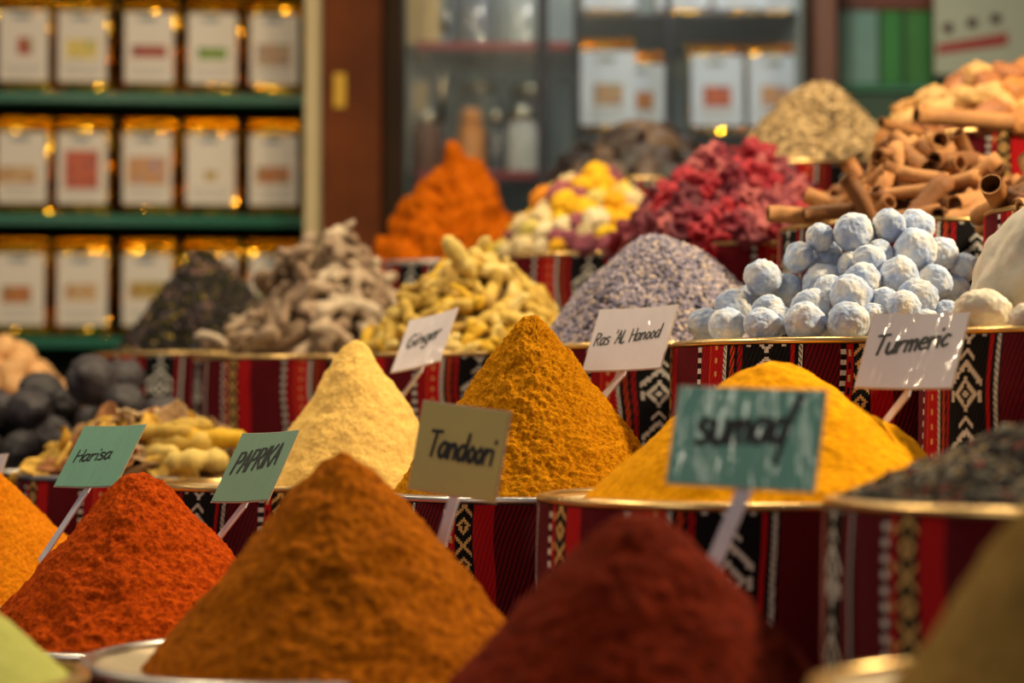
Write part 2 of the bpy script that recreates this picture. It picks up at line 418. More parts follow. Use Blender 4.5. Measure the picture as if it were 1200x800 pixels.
heap('khaki', 1272, .95, .094, 525, powder('khaki_powder', C(122, 92, 42), C(150, 116, 58), .0010), 'powder_heap', 'blurred khaki powder cone in the bottom right corner', a=.012, amp2=.003, rings=60, segs=160, seed=6)
heap('turmeric', 905, 1.60, .155, 424, powder('bright_yellow_powder', C(206, 134, 0), C(244, 168, 0), .0009, .0004, 160, 600), 'powder_heap', 'wide bright yellow powder heap below the Turmeric card', a=.042, amp=.0006, amp2=.003, seed=7, lumps=[(.105, -.01, .02, .010)])
heap('curry', 624, 1.88, .136, 369, powder('mustard_orange_powder', C(172, 94, 0), C(240, 160, 6), .0048, .0018, 300, 800, lo=.3, hi=.6), 'powder_heap', 'mustard-orange crumbly powder cone in the middle of the picture', a=.014, rings=150, segs=380, amp=.0022, freq=170, amp2=.004, seed=8)
heap('garlic', 418, 2.13, .108, 398, powder('cream_yellow_powder', C(214, 168, 84), C(244, 204, 118), .0016, .0007), 'powder_heap', 'cream-yellow powder cone between the PAPRIKA and Ginger cards', a=.012, amp=.0010, seed=9)
heap('orange', 528, 3.15, .134, 172, powder('deep_orange_powder', C(150, 64, 0), C(202, 104, 4), .004, .001, 120), 'powder_heap', 'lumpy deep orange heap in front of the glass cabinet', a=.016, amp=.006, freq=32, amp2=.022, freq2=16, lean=(.006, 0), rings=80, segs=200, seed=10, lumps=[(.052, -.02, .018, .03), (-.06, -.06, .025, .012), (.0, -.06, .02, -.01)])

# ------------------------------------------------------------------ granular heaps (countless small grains)
def grains(key, px, Y, Rb, ytop, n, size, cols, wts, name, label, cat, shape='ball', a=.02, core=C(60, 50, 40), seed=0, stretch=1.0, flat=1.0):
    cx, cy, zt, R = T[key]; c = at(px, 400, Y); z0 = zt-.004; H = at(px, ytop, Y).z-z0-size*.5
    sub = {'ball': 0, 'fine': 1}[shape if shape in ('ball', 'fine') else 'ball']
    bv = np.array([tuple(v) for v in ico(sub)[0]]); bf = np.array(ico(sub)[1])
    r_ = np.random.default_rng(seed+11)
    rad = Rb*np.sqrt(r_.random(n)); th = r_.random(n)*2*PI
    sl = H/(math.sqrt(Rb*Rb+a*a)-a)
    zc = H-sl*(np.sqrt(rad**2+a*a)-a)
    lx, ly = rad*np.cos(th), rad*np.sin(th)
    zc = zc+np.array([noise.noise(Vector((x*25+seed, y*25, 0)))*.006 for x, y in zip(lx, ly)])*np.minimum(1, (Rb-rad)/.03)
    P = np.stack([lx, ly, np.maximum(zc+r_.random(n)*size*.5-.1*size, size*.3)], 1)
    q = r_.normal(size=(n, 4)); q /= np.linalg.norm(q, axis=1)[:, None]
    w_, x_, y_, z_ = q.T
    Rm = np.stack([np.stack([1-2*(y_*y_+z_*z_), 2*(x_*y_-z_*w_), 2*(x_*z_+y_*w_)], 1), np.stack([2*(x_*y_+z_*w_), 1-2*(x_*x_+z_*z_), 2*(y_*z_-x_*w_)], 1), np.stack([2*(x_*z_-y_*w_), 2*(y_*z_+x_*w_), 1-2*(x_*x_+y_*y_)], 1)], 1)
    sc = size*.5*(.7+.6*r_.random(n))
    bb = bv*np.array([stretch, 1, flat])
    V = np.einsum('nij,kj->nki', Rm, bb)*sc[:, None, None]+P[:, None, :]
    k = len(bv); F = (bf[None]+(np.arange(n)*k)[:, None, None]).reshape(-1, 3)
    ci = r_.choice(len(cols), n, p=np.array(wts)/sum(wts)); CC = np.array(cols)[ci]; CC = CC*(.75+.5*r_.random(n))[:, None]; CC[:, 3] = 1
    CV = np.repeat(CC, k, axis=0)
    # inner mound, joined in
    hv, hf = heap_geom((0, 0), 0, Rb*.99, H, a=a, rings=24, segs=64, amp=0, amp2=0)
    hf = np.array([f if len(f) == 3 else f[:3] for f in hf]+[(f[0], f[2], f[3]) for f in hf if len(f) == 4])
    F = np.concatenate([F, hf+len(V)*k]); V = np.concatenate([V.reshape(-1, 3), np.array(hv)])
    CV = np.concatenate([CV, np.tile(np.array(core), (len(hv), 1))])
    return tag(mk(name, V, F.astype(np.int32), TINT, None, True, col=CV, loc=(c.x, c.y, z0)), label, cat, kind='stuff')
TINT = tinted('grain_surface')
grains('lavender', 775, 2.25, .142, 277, 13000, .0042, [C(168, 156, 164), C(124, 118, 140), C(62, 62, 82), C(192, 172, 156), C(146, 136, 152)], [4, 3, 2, 2.4, 3], 'lavender_buds', 'heap of grey-lilac dried flower buds behind the Ras AL Hanood card', 'dried flowers', a=.10, core=C(80, 76, 92), seed=1, stretch=1.5)
grains('pepper', 1290, 1.28, .165, 484, 5200, .0076, [C(34, 26, 20), C(66, 52, 36), C(146, 122, 84), C(120, 48, 30), C(120, 110, 92), C(14, 12, 10)], [4, 3, 1.3, .8, 1.6, 2], 'peppercorns', 'heap of dark mixed peppercorns at the right edge', 'spice', 'fine', a=.05, core=C(24, 18, 14), seed=2)
grains('beige', 958, 2.95, .132, 100, 3600, .0082, [C(172, 144, 100), C(146, 120, 80), C(190, 164, 122), C(96, 78, 54)], [4, 3, 2.5, 1.6], 'seed_heap', 'heap of beige seed pods on the top tier in front of the brown post', 'spice', a=.10, core=C(84, 68, 48), seed=3, stretch=1.5)
grains('leaf', 242, 3.10, .14, 300, 4200, .0085, [C(40, 38, 26), C(62, 58, 36), C(24, 22, 20), C(84, 66, 66), C(150, 112, 100), C(160, 136, 66), C(74, 66, 78)], [4, 3, 3.5, 1.6, .6, .5, 1.2], 'dried_leaf_heap', 'heap of dark dried herb leaves in front of the gold pouches', 'dried herbs', a=.045, core=C(24, 22, 16), seed=4, stretch=1.9, flat=.35)

# ------------------------------------------------------------------ piece heaps
def blob(name, mat, rad, amp, freq, sub=3, seed=0, sc=(1, 1, 1), ridges=0, extra=None):
    Vv, F = ico(sub); V = []
    for v in Vv:
        n = noise.fractal(v*freq+Vector((seed*3.1, seed, 0)), .6, 2.1, 3)*amp
        k = 1+n
        if ridges: k += .10*math.cos(ridges*math.atan2(v.y, v.x))*(1-abs(v.z))
        p = Vector((v.x*sc[0], v.y*sc[1], v.z*sc[2]))*(rad*k)
        if extra: p = extra(p, v)
        V.append(p)
    return V, F
class Kind:
    colours = None
                                  # mesh variants of one kind; first copy makes the mesh, others share it
    def __init__(s, name, meshes, label, cat, group):
        s.name = name; s.me = meshes; s.label = label; s.cat = cat; s.group = group; s.proto = []
    def place(s, loc, rot, scale=1, v=None, label=None):
        i = (random.randrange(len(s.me)) if v is None else v)
        o = bpy.data.objects.new(s.name, s.me[i]); COL.objects.link(o)
        o.location = loc; o.rotation_euler = rot
        o.scale = (scale,)*3 if not hasattr(scale, '__len__') else scale
        lb = s.label
        if s.colours:
            cn_, cc = random.choice(s.colours); o.color = cc; lb = lb.replace('COLOUR', cn_)
        return tag(o, label or lb, s.cat, s.group)
def mesh(name, VF, mat, smooth=True):
    me = bpy.data.meshes.new(name); me.from_pydata([tuple(v) for v in VF[0]], [], [tuple(f) for f in VF[1]]); me.materials.append(mat)
    if smooth: me.polygons.foreach_set('use_smooth', [True]*len(me.polygons))
    me.update(); return me
def hz(r, Rb, H, a): return H-H/(math.sqrt(Rb*Rb+a*a)-a)*(math.sqrt(r*r+a*a)-a)
def pile(kind, key, px, Y, Rb, ytop, n, gap, thick, a=.02, coremat=None, arc=2.1, lay=True, tilt=.35, scale=(.85, 1.15), seed=0, spin=None, inner=.75):
    """pieces laid on a mound; long axis (local x) along the surface"""
    rd = random.Random(seed+5); cx, cy, zt, R = T[key]; c = at(px, 400, Y); z0 = zt-.003
    H = at(px, ytop, Y).z-z0-thick*.6
    face = math.atan2(-c.y, -c.x)
    Hi = H-thick*inner; Ri = Rb-thick*.6
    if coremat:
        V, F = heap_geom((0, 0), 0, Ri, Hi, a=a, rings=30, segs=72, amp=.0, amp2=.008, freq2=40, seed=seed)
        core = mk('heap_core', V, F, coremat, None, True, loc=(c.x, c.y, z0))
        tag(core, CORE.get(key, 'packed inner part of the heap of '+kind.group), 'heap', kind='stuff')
    pts = []; tries = 0
    while len(pts) < n and tries < n*60:
        tries += 1
        th = face+(rd.random()*2-1)*arc; r = Rb*math.sqrt(rd.random())*.97
        x, y = r*math.cos(th), r*math.sin(th); z = hz(r, Rb, H, a)
        if any((x-p[0])**2+(y-p[1])**2+(z-p[2])**2 < gap*gap for p in pts): continue
        pts.append((x, y, z, th, r))
    for x, y, z, th, r in pts:
        sl = math.atan2(hz(r, Rb, H, a)-hz(r+.002, Rb, H, a), .002)
        nrm = Vector((math.cos(th)*math.sin(sl), math.sin(th)*math.sin(sl), math.cos(sl)))
        spn = rd.random()*2*PI if spin is None else spin+rd.gauss(0, .6)
        q = nrm.to_track_quat('Z', 'Y').to_matrix() @ Matrix.Rotation(spn, 3, 'Z') @ Euler((rd.gauss(0, tilt), rd.gauss(0, tilt), 0)).to_matrix()
        if not lay: q = Euler((rd.random()*6, rd.random()*6, rd.random()*6)).to_matrix()
        k = rd.uniform(*scale)
        off = rd.uniform(-.25, .25)*thick
        kind.place((c.x+x+nrm.x*off, c.y+y+nrm.y*off, z0+max(z+nrm.z*off, thick*.35)), q.to_euler(), k, rd.randrange(len(kind.me)))
    return c, z0
CORE = {}

# pale blue balls, each laid where the photograph shows it on the mound
bm = plain('blue_white_chalk', C(150, 165, 190), .9, 0, 0, 1.1, .0016, 4, spec=.12, rand=.07,
           cols=[(.30, C(142, 162, 202)), (.5, C(184, 194, 212)), (.68, C(216, 211, 204))])
ball_me = [mesh('chalk_ball', blob('b', bm, 1, .10, 1.5, 4, s, (1, 1, .95)), bm) for s in range(5)]
BL = [(829, 378, 19), (852, 382, 22), (893, 389, 22), (862, 358, 22), (943, 384, 25), (997, 384, 25), (894, 332, 22), (928, 335, 20), (901, 363, 19), (913, 375, 18), (950, 361, 24),
      (961, 323, 24.5), (972, 304, 23), (999, 347, 25), (1012, 329, 22), (1013, 308, 19), (992, 284, 24), (967, 281, 17), (938, 301, 18), (1050, 324, 24), (1029, 296, 17), (1067, 292, 26),
      (1043, 268, 20), (1072, 267, 22), (1106, 301, 21), (1130, 311, 17), (1095, 330, 21), (1118, 342, 20), (1077, 351, 23), (1055, 365, 20), (1026, 374, 20), (1036, 354, 17), (1021, 285, 15), (878, 348, 17), (975, 340, 19), (1078, 376, 20), (1108, 370, 20), (1000, 310, 18)]
cx, cy, zt, R = T['balls']
apex = at(1052, 262, 1.97)
B = []
for (px, py, r) in BL:
    Yc = 1.95
    for _ in range(6):                     # find the depth at which the ball lies on the mound's near face
        p = at(px, py, Yc); t = max(0, min(1, (p.z-zt)/(apex.z-.02-zt)))
        ax = cx+(apex.x-cx)*t; rr = .132*(1-t)+.012
        dx = max(-rr, min(rr, p.x-ax)); Yc = 1.95+.01*t-math.sqrt(max(rr*rr-dx*dx, 0))
    p = at(px, py, Yc); B.append([p, r*Yc/FP])
for it in range(60):                       # push overlapping balls apart, mostly in depth
    for i in range(len(B)):
        for j in range(i):
            d = B[i][0]-B[j][0]; s = (B[i][1]+B[j][1])*.97
            if d.length < s:
                f = (s-d.length)*.5; dd = Vector((d.x*.25, d.y if abs(d.y) > .002 else (.004 if i > j else -.004), d.z*.25)).normalized()
                B[i][0] = B[i][0]+dd*f; B[j][0] = B[j][0]-dd*f
for b in B:
    b[0].z = max(b[0].z, zt+b[1]*.8)
    dc = Vector((b[0].x-cx, b[0].y-cy, 0)); lim = .146-b[1]*.9
    if dc.length > lim: dc = dc.normalized()*lim; b[0].x = cx+dc.x; b[0].y = cy+dc.y
ballk = Kind('chalk_ball', ball_me, 'pale blue dusty ball deep in the heap, mostly hidden by the others', 'ball', 'pale blue balls heaped in their tray')
def pix(p):
    d = p-Vector((0, 0, E)); f = d.dot(FW); return 600+FP*d.dot(RX)/f, 400-FP*d.dot(UP)/f
pj = [pix(b[0]) for b in B]
bandn = [(366, 999, 'lowest row along the tray rim'), (341, 366, 'second row up'), (314, 341, 'third row up'), (288, 314, 'fourth row up'), (0, 288, 'peak')]
ordn = ['leftmost', 'second from left', 'third from left', 'fourth from left', 'fifth from left', 'sixth from left', 'seventh from left', 'eighth from left', 'ninth from left', 'tenth from left', 'eleventh from left', 'twelfth from left', 'thirteenth from left']
BLAB = {}
for lo, hi, nm_ in bandn:
    ids = sorted([i for i in range(len(B)) if lo <= pj[i][1] < hi], key=lambda i: pj[i][0])
    for q, i in enumerate(ids): BLAB[i] = f'pale blue dusty ball, {nm_} of its heap, {ordn[q]}'
for i, b in enumerate(B):
    ballk.place(b[0], (random.random()*6, random.random()*6, random.random()*6), b[1], label=BLAB[i])
for k in range(46):                        # the balls further in
    th = random.random()*2*PI; t = random.random(); r = .095*(1-t)*random.random()**.4; rad = random.uniform(.016, .019)
    p = Vector((cx+(apex.x-cx)*t+r*math.cos(th), 1.975+(cy-1.95)+abs(r)*math.sin(th)*.9, zt+.014+t*(apex.z-zt-.045)))
    if all((p-b[0]).length > (rad+b[1])*.9 for b in B): B.append([p, rad]); ballk.place(p, (th, t*6, 0), rad)

# black limes
lm = plain('black_lime_skin', C(52, 46, 48), .55, 0, .3, 50, .0012, 160, rand=.35, spec=.4)
def lime_x(p, v): return p*(1+.14*max(0, (abs(v.z)-.86)/.14))
lime = Kind('black_lime', [mesh('black_lime', blob('l', lm, .0275, .09, 1.8, 3, s, (1, 1, 1.1), 0, lime_x), lm) for s in range(4)], 'round black dried lime in the heap at the left edge', 'dried lime', 'black dried limes')
pile(lime, 'limes', 40, 2.68, .128, 430, 44, .043, .045, a=.07, coremat=lm, lay=False, seed=1, arc=2.4, scale=(.85, 1.12))
CORE['limes'] = 'packed dark limes'
for px, py, Y in ((108, 446, 2.56), (146, 444, 2.62), (146, 473, 2.50), (190, 488, 2.43)):
    lime.place(at(px, py, Y), (px, py, 0), .95 if px != 108 else 1.2, label={108: 'largest black dried lime, on top at the right of the heap', 146: None, 190: 'flattened black dried lime lying among the yellow slices'}[px])

# tan nuts behind
nm = plain('tan_nut_shell', C(206, 156, 100), .6, 0, .2, 60, .001, 200, rand=.2)
nut = Kind('tan_nut', [mesh('tan_nut', blob('n', nm, .021, .12, 1.6, 2, s, (1.25, 1, .9)), nm) for s in range(3)], 'tan nut in the heap behind the black limes', 'nut', 'tan nuts at the far left')
pile(nut, 'nuts', 12, 3.05, .12, 388, 50, .034, .036, a=.03, coremat=nm, seed=2)

# dried slices
def slice_me(s, mat, L=.05, Wd=.022, curl=.012):
    rd = random.Random(s); V = []; n, m = 12, 6
    for side in (0, 1):
        for i in range(n+1):
            for j in range(m+1):
                f = i/n*2-1; g = j/m*2-1
                wv = math.sqrt(max(0, 1-f*f))*(1+.3*noise.noise(Vector((f*2, s, 0))))
                x = f*L/2; y = g*Wd/2*wv
                z = curl*(g*g*wv*.9+f*f*.6)+.004*noise.noise(Vector((f*3, g*3, s*2.2)))+(.0035*wv if side else 0)
                V.append((x, y, z))
    F = []; K = (n+1)*(m+1)
    for i in range(n):
        for j in range(m):
            a = i*(m+1)+j; F.append((a, a+m+1, a+m+2, a+1)); F.append((K+a, K+a+1, K+a+m+2, K+a+m+1))
    for i in range(n):
        a = i*(m+1); F.append((a, K+a, K+a+m+1, a+m+1)); a += m; F.append((a, a+m+1, K+a+m+1, K+a))
    return V, F
sm = choice('dried_slice', [C(198, 150, 62), C(166, 128, 84), C(206, 164, 76), C(120, 86, 54), C(188, 156, 112), C(150, 104, 50)], .7, .001, 200, objcol=True)
sl = Kind('dried_root_slice', [mesh('dried_root_slice', slice_me(s, sm, .052+.012*(s % 3), .024+.006*(s % 2), .010), sm) for s in range(6)], 'curled COLOUR dried slice in the tray behind the Harisa card', 'dried slice', 'dried slices in their tray')
sl.colours = [('golden yellow', C(206, 156, 50)), ('tan', C(170, 132, 88)), ('golden yellow', C(214, 170, 72)), ('dark brown', C(120, 86, 54)), ('pale beige', C(196, 166, 122)), ('reddish brown', C(150, 96, 52))]
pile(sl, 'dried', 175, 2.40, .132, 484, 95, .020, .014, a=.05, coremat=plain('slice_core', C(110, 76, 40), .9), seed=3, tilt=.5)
def chunk_me(s, mat, L, r, kn=.25, branches=2, bend=.3, n=9, seg=12):
    rd = random.Random(s*7+1); A = Acc()
    def limb(p0, ang, el, L, r):
        P = []; Rr = []; p = Vector(p0)
        for k in range(seg+1):
            f = k/seg; ang2 = ang+bend*math.sin(f*2.5+s)
            d = Vector((math.cos(ang2)*math.cos(el), math.sin(ang2)*math.cos(el), math.sin(el)))
            P.append(p.copy()); p += d*L/seg
            e = math.sqrt(max(.03, 1-(2*f-1)**6))
            Rr.append(r*e*(1+kn*noise.noise(Vector((f*6+s*3, s*1.7, L*50)))+.1*math.sin(f*18+s)))
        A.tube(P, Rr, n); return P
    P = limb((-L/2, 0, 0), 0, 0, L, r)
    for b in range(branches):
        k = rd.randint(3, seg-3); limb(P[k], rd.uniform(-1.6, 1.6), rd.uniform(-.4, .5), L*rd.uniform(.28, .45), r*rd.uniform(.6, .85))
    V = [v+Vector(v)*0 for v in map(Vector, A.V)]
    V = [v+Vector((noise.noise(v*110+Vector((s, 0, 0))), noise.noise(v*110+Vector((0, s, 9))), noise.noise(v*110+Vector((5, 0, s)))))*r*.18 for v in V]
    return V, A.F
for px, py, Y, L, mt in ((200, 505, 2.30, .075, 0), (240, 512, 2.27, .07, 0), (255, 545, 2.26, .08, 1), (285, 470, 2.45, .045, 1)):
    pass

# gnarled dried ginger
gm = choice('dried_ginger_skin', [C(180, 156, 130), C(160, 136, 112), C(196, 176, 150), C(146, 120, 96)], .85, .0016, 180, 60)
gin = Kind('dried_ginger_root', [mesh('dried_ginger_root', chunk_me(s, gm, .062+.012*(s % 3), .0095, .45, 2+s % 2, .7), gm) for s in range(7)], 'pale gnarled dried ginger root in the heap left of the yellow roots', 'ginger', 'gnarled dried ginger roots')
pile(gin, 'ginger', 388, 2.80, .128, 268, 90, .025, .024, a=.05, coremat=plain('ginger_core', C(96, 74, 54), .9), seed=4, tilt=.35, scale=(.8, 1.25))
for px, py in ((250, 402), (268, 398), (284, 400), (300, 404), (330, 402), (276, 378), (262, 405)):
    gin.place(at(px, py, 2.72+.02*random.random()), (random.random()*6, random.random()*.6, random.random()*6), .7, label='small pale ginger root at the left end of the ginger tray')

# yellow roots
ym = choice('yellow_root_skin', [C(206, 170, 76), C(190, 154, 62), C(216, 186, 100), C(214, 168, 34), C(178, 140, 60), C(222, 194, 116)], .7, .0012, 220, 90, .3)
yr = Kind('yellow_root', [mesh('yellow_root', chunk_me(s+20, ym, .040+.007*(s % 3), .0072, .22, s % 3 == 1, .25), ym) for s in range(8)], 'knobbly yellow finger root in the heap behind the Ginger card', 'root', 'yellow finger roots')
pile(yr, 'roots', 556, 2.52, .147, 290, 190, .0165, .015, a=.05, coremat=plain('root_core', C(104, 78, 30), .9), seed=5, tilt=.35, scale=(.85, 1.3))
for px, py, sc, rz_ in ((188, 506, 1.5, .1), (214, 518, 1.8, -.15), (246, 514, 1.7, .2), (226, 500, 1.4, .4), (232, 541, 1.9, .05), (180, 530, 1.5, -.3)):
    yr.place(at(px, py, 2.275 if py > 535 else 2.31), (0, 0, rz_), sc, label='thick dried root lying among the slices behind the PAPRIKA card')['group'] = 'thick roots among the dried slices'
yr.place(at(538, 302, 2.44), (.2, .95, .1), 1.6, v=0, label='longest yellow root, standing out at the peak of its heap')

# dried flower buds
fm = choice('dried_bud_petals', [C(226, 166, 6), C(236, 190, 14), C(214, 190, 140), C(176, 84, 78), C(224, 140, 12), C(206, 184, 100), C(150, 62, 78), C(226, 206, 160)], .75, .0012, 200, 70, objcol=True)
def bud_me(s):
    V, F = ico(3); out = []
    for v in V:
        a = math.atan2(v.y, v.x); lay = math.floor((v.z+1)*2.5)
        k = 1+.16*abs(math.sin(3.5*a+lay*.5+s))*(1-abs(v.z)*.5)+.08*math.sin((v.z+1)*15)
        out.append(Vector((v.x, v.y, v.z*.95))*(.0155*k))
    return out, F
bud = Kind('dried_flower_bud', [mesh('dried_flower_bud', bud_me(s), fm) for s in range(5)], 'COLOUR dried flower bud in the mixed heap beside the crimson hibiscus', 'flower', 'mixed dried flower buds')
bud.colours = [('bright yellow', C(226, 166, 6)), ('bright yellow', C(232, 176, 10)), ('bright yellow', C(226, 166, 6)), ('lemon yellow', C(232, 192, 20)), ('cream', C(214, 190, 140)), ('dusty pink', C(172, 92, 84)), ('orange', C(222, 134, 12)), ('greenish yellow', C(204, 184, 96)), ('mauve', C(140, 70, 84)), ('cream', C(224, 204, 160))]
pile(bud, 'flowers', 695, 2.88, .140, 200, 170, .0205, .024, a=.08, coremat=plain('bud_core', C(120, 70, 40), .9), seed=6, lay=False, scale=(.8, 1.35))

# hibiscus
hm = choice('hibiscus_petals', [C(150, 14, 34), C(120, 18, 40), C(172, 34, 48), C(132, 52, 62), C(96, 16, 36), C(170, 84, 84)], .6, .002, 140, 60)
def hib_me(s):
    V, F = ico(3); out = []
    for v in V:
        a = math.atan2(v.y, v.x)
        k = .75+.45*abs(math.sin(2.5*a+s))*(1-v.z*v.z)+.5*noise.noise(v*2.6+Vector((s*5, 0, 0)))
        out.append(Vector((v.x, v.y, v.z*1.15))*(.018*k))
    return out, F
hib = Kind('dried_hibiscus', [mesh('dried_hibiscus', hib_me(s), hm) for s in range(6)], 'crumpled crimson dried hibiscus calyx in the heap left of the cinnamon', 'flower', 'crimson dried hibiscus')
pile(hib, 'hibiscus', 862, 2.60, .146, 172, 190, .0195, .026, a=.06, coremat=plain('hibiscus_core', C(80, 10, 24), .9), seed=7, lay=False, scale=(.8, 1.35))

# cinnamon quills
def quill_me(s, L, r, th=.0016):
    V = []; n = 30; segs = 6
    prof = []
    for i in range(n+1):
        f = i/n
        if s % 2: a = f*2*PI*1.35; rr = r*(1-.30*f)
        else: a = (f-.5)*2*PI*1.0; rr = r*(1-.12*abs(f-.5))
        prof.append((rr*math.cos(a), rr*math.sin(a)))
    inner = [(x*(1-th/r*1.1), y*(1-th/r*1.1)) for x, y in prof][::-1]
    loop = prof+inner; K = len(loop)
    for k in range(segs+1):
        x = (k/segs-.5)*L
        for (y, z) in loop:
            nn = noise.noise(Vector((x*40+s, y*60, z*60)))*.0012
            V.append((x, y*(1+nn/r)+.002*math.sin(k*.8+s), z*(1+nn/r)))
    F = []
    for k in range(segs):
        for i in range(K): F.append((k*K+i, k*K+(i+1) % K, (k+1)*K+(i+1) % K, (k+1)*K+i))
    for k in (0, segs):
        for i in range(n): F.append((k*K+i, k*K+i+1, k*K+K-2-i, k*K+K-1-i))
    return V, F
cm = choice('cinnamon_bark', [C(168, 112, 60), C(150, 98, 50), C(184, 128, 74), C(130, 82, 42)], .65, .0008, 160, 40, .3)
cn = Kind('cinnamon_stick', [mesh('cinnamon_stick', quill_me(s, .062+.014*(s % 3), .0105), cm) for s in range(6)], 'curled cinnamon stick in the heap behind the pale blue balls', 'cinnamon', 'cinnamon sticks in the middle right tray')
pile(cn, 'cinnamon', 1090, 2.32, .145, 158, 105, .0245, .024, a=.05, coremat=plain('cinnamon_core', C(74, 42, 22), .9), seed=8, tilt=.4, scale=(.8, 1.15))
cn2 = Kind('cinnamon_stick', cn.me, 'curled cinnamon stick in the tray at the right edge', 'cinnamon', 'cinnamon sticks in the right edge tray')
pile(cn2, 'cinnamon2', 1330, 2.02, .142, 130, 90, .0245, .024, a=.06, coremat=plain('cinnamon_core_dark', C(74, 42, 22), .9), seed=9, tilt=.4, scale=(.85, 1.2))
for px, py, Y, sc, rot in ((932, 253, 2.20, 1.0, (0, .05, .1)), (972, 249, 2.18, .9, (0, -.1, 0)), (1008, 236, 2.17, 1.0, (0, 1.0, .3))):
    cn.place(at(px, py, Y), rot, (sc, sc, sc), label={932: 'leftmost cinnamon stick, lying flat past the tray rim', 972: 'cinnamon stick lying flat second from the left', 1008: 'cinnamon stick leaning steeply near the left end of the heap'}[px])
cn3 = Kind('cinnamon_stick', [mesh('cinnamon_stick', quill_me(3, .15, .0125), cm)], 'long cinnamon stick laid flat below the amber chunks', 'cinnamon', None)
cn3.place(at(1138, 140, 2.49), (0, .03, .25), 1, 0)
tag(cn3.place(at(1062, 152, 2.54), (.5, .12, .6), .6, 0), label='short thick cinnamon stick at the left end of the amber chunk tray')

# amber chunks
am = choice('amber_chunk_skin', [C(206, 150, 80), C(190, 124, 60), C(216, 168, 100), C(170, 106, 60)], .5, .0015, 150, 50)
amb = Kind('amber_chunk', [mesh('amber_chunk', blob('a', am, .0215, .22, 1.7, 3, s, (1.35, .95, .9)), am) for s in range(5)], 'amber-tan dried fruit chunk heaped at the top right', 'dried fruit', 'amber chunks on the top tier')
pile(amb, 'topright', 1165, 2.65, .138, 66, 70, .031, .036, a=.06, coremat=plain('amber_core', C(120, 74, 34), .9), seed=10, scale=(.8, 1.2))

# dark pods
pm = choice('dark_pod_skin', [C(58, 40, 30), C(84, 62, 46), C(40, 30, 26), C(104, 80, 58)], .5, .001, 150, 60, .45, .5)
pod = Kind('dark_pod', [mesh('dark_pod', blob('p', pm, .0215, .12, 1.5, 3, s, (1.65, 1.0, .5)), pm) for s in range(5)], 'flat dark brown pod heaped on the top tier', 'pod', 'dark brown pods on the top tier')
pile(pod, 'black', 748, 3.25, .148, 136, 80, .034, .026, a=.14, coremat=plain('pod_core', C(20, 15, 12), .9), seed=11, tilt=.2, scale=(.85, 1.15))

# white crystal blocks
crm, nt, p = newmat('milky_crystal'); co = texco(nt)
nt.links.new(ramp(nt, noisen(nt, co, 30, 4), [(.3, C(196, 184, 158)), (.7, C(222, 214, 196))]), p.inputs['Base Color'])
p.inputs['Roughness'].default_value = .5; p.inputs['Subsurface Weight'].default_value = .35; p.inputs['Subsurface Scale'].default_value = .012; p.inputs['Transmission Weight'].default_value = .12
nt.links.new(bump(nt, noisen(nt, co, 90, 5, .6), .001), p.inputs['Normal'])
def crys(px, py, Y, sc, rot, s, label):
    V, F = blob('c', crm, 1, .10, 1.3, 4, s, sc)
    V = [v*(1-.07*max(0, noise.noise(v*22+Vector((s, 0, 0))))) for v in V]
    o = mk('crystal_block', V, F, crm, None, True); o.location = at(px, py, Y); o.rotation_euler = rot; tag(o, label, 'crystal')
crys(1236, 320, 1.70, (.078, .045, .060), (0, -.72, 0), 1, 'large milky white crystal boulder at the right edge')
crys(1152, 363, 1.655, (.0245, .022, .0175), (0, .1, .3), 5, 'small rounded white crystal lump left of the large boulder')
crys(1206, 373, 1.60, (.018, .016, .012), (0, 0, 1), 3, 'smallest white crystal lump at the foot of the large boulder')
crys(1310, 364, 1.75, (.03, .03, .02), (0, .4, 1), 6, 'white crystal lump hidden right of the large boulder')

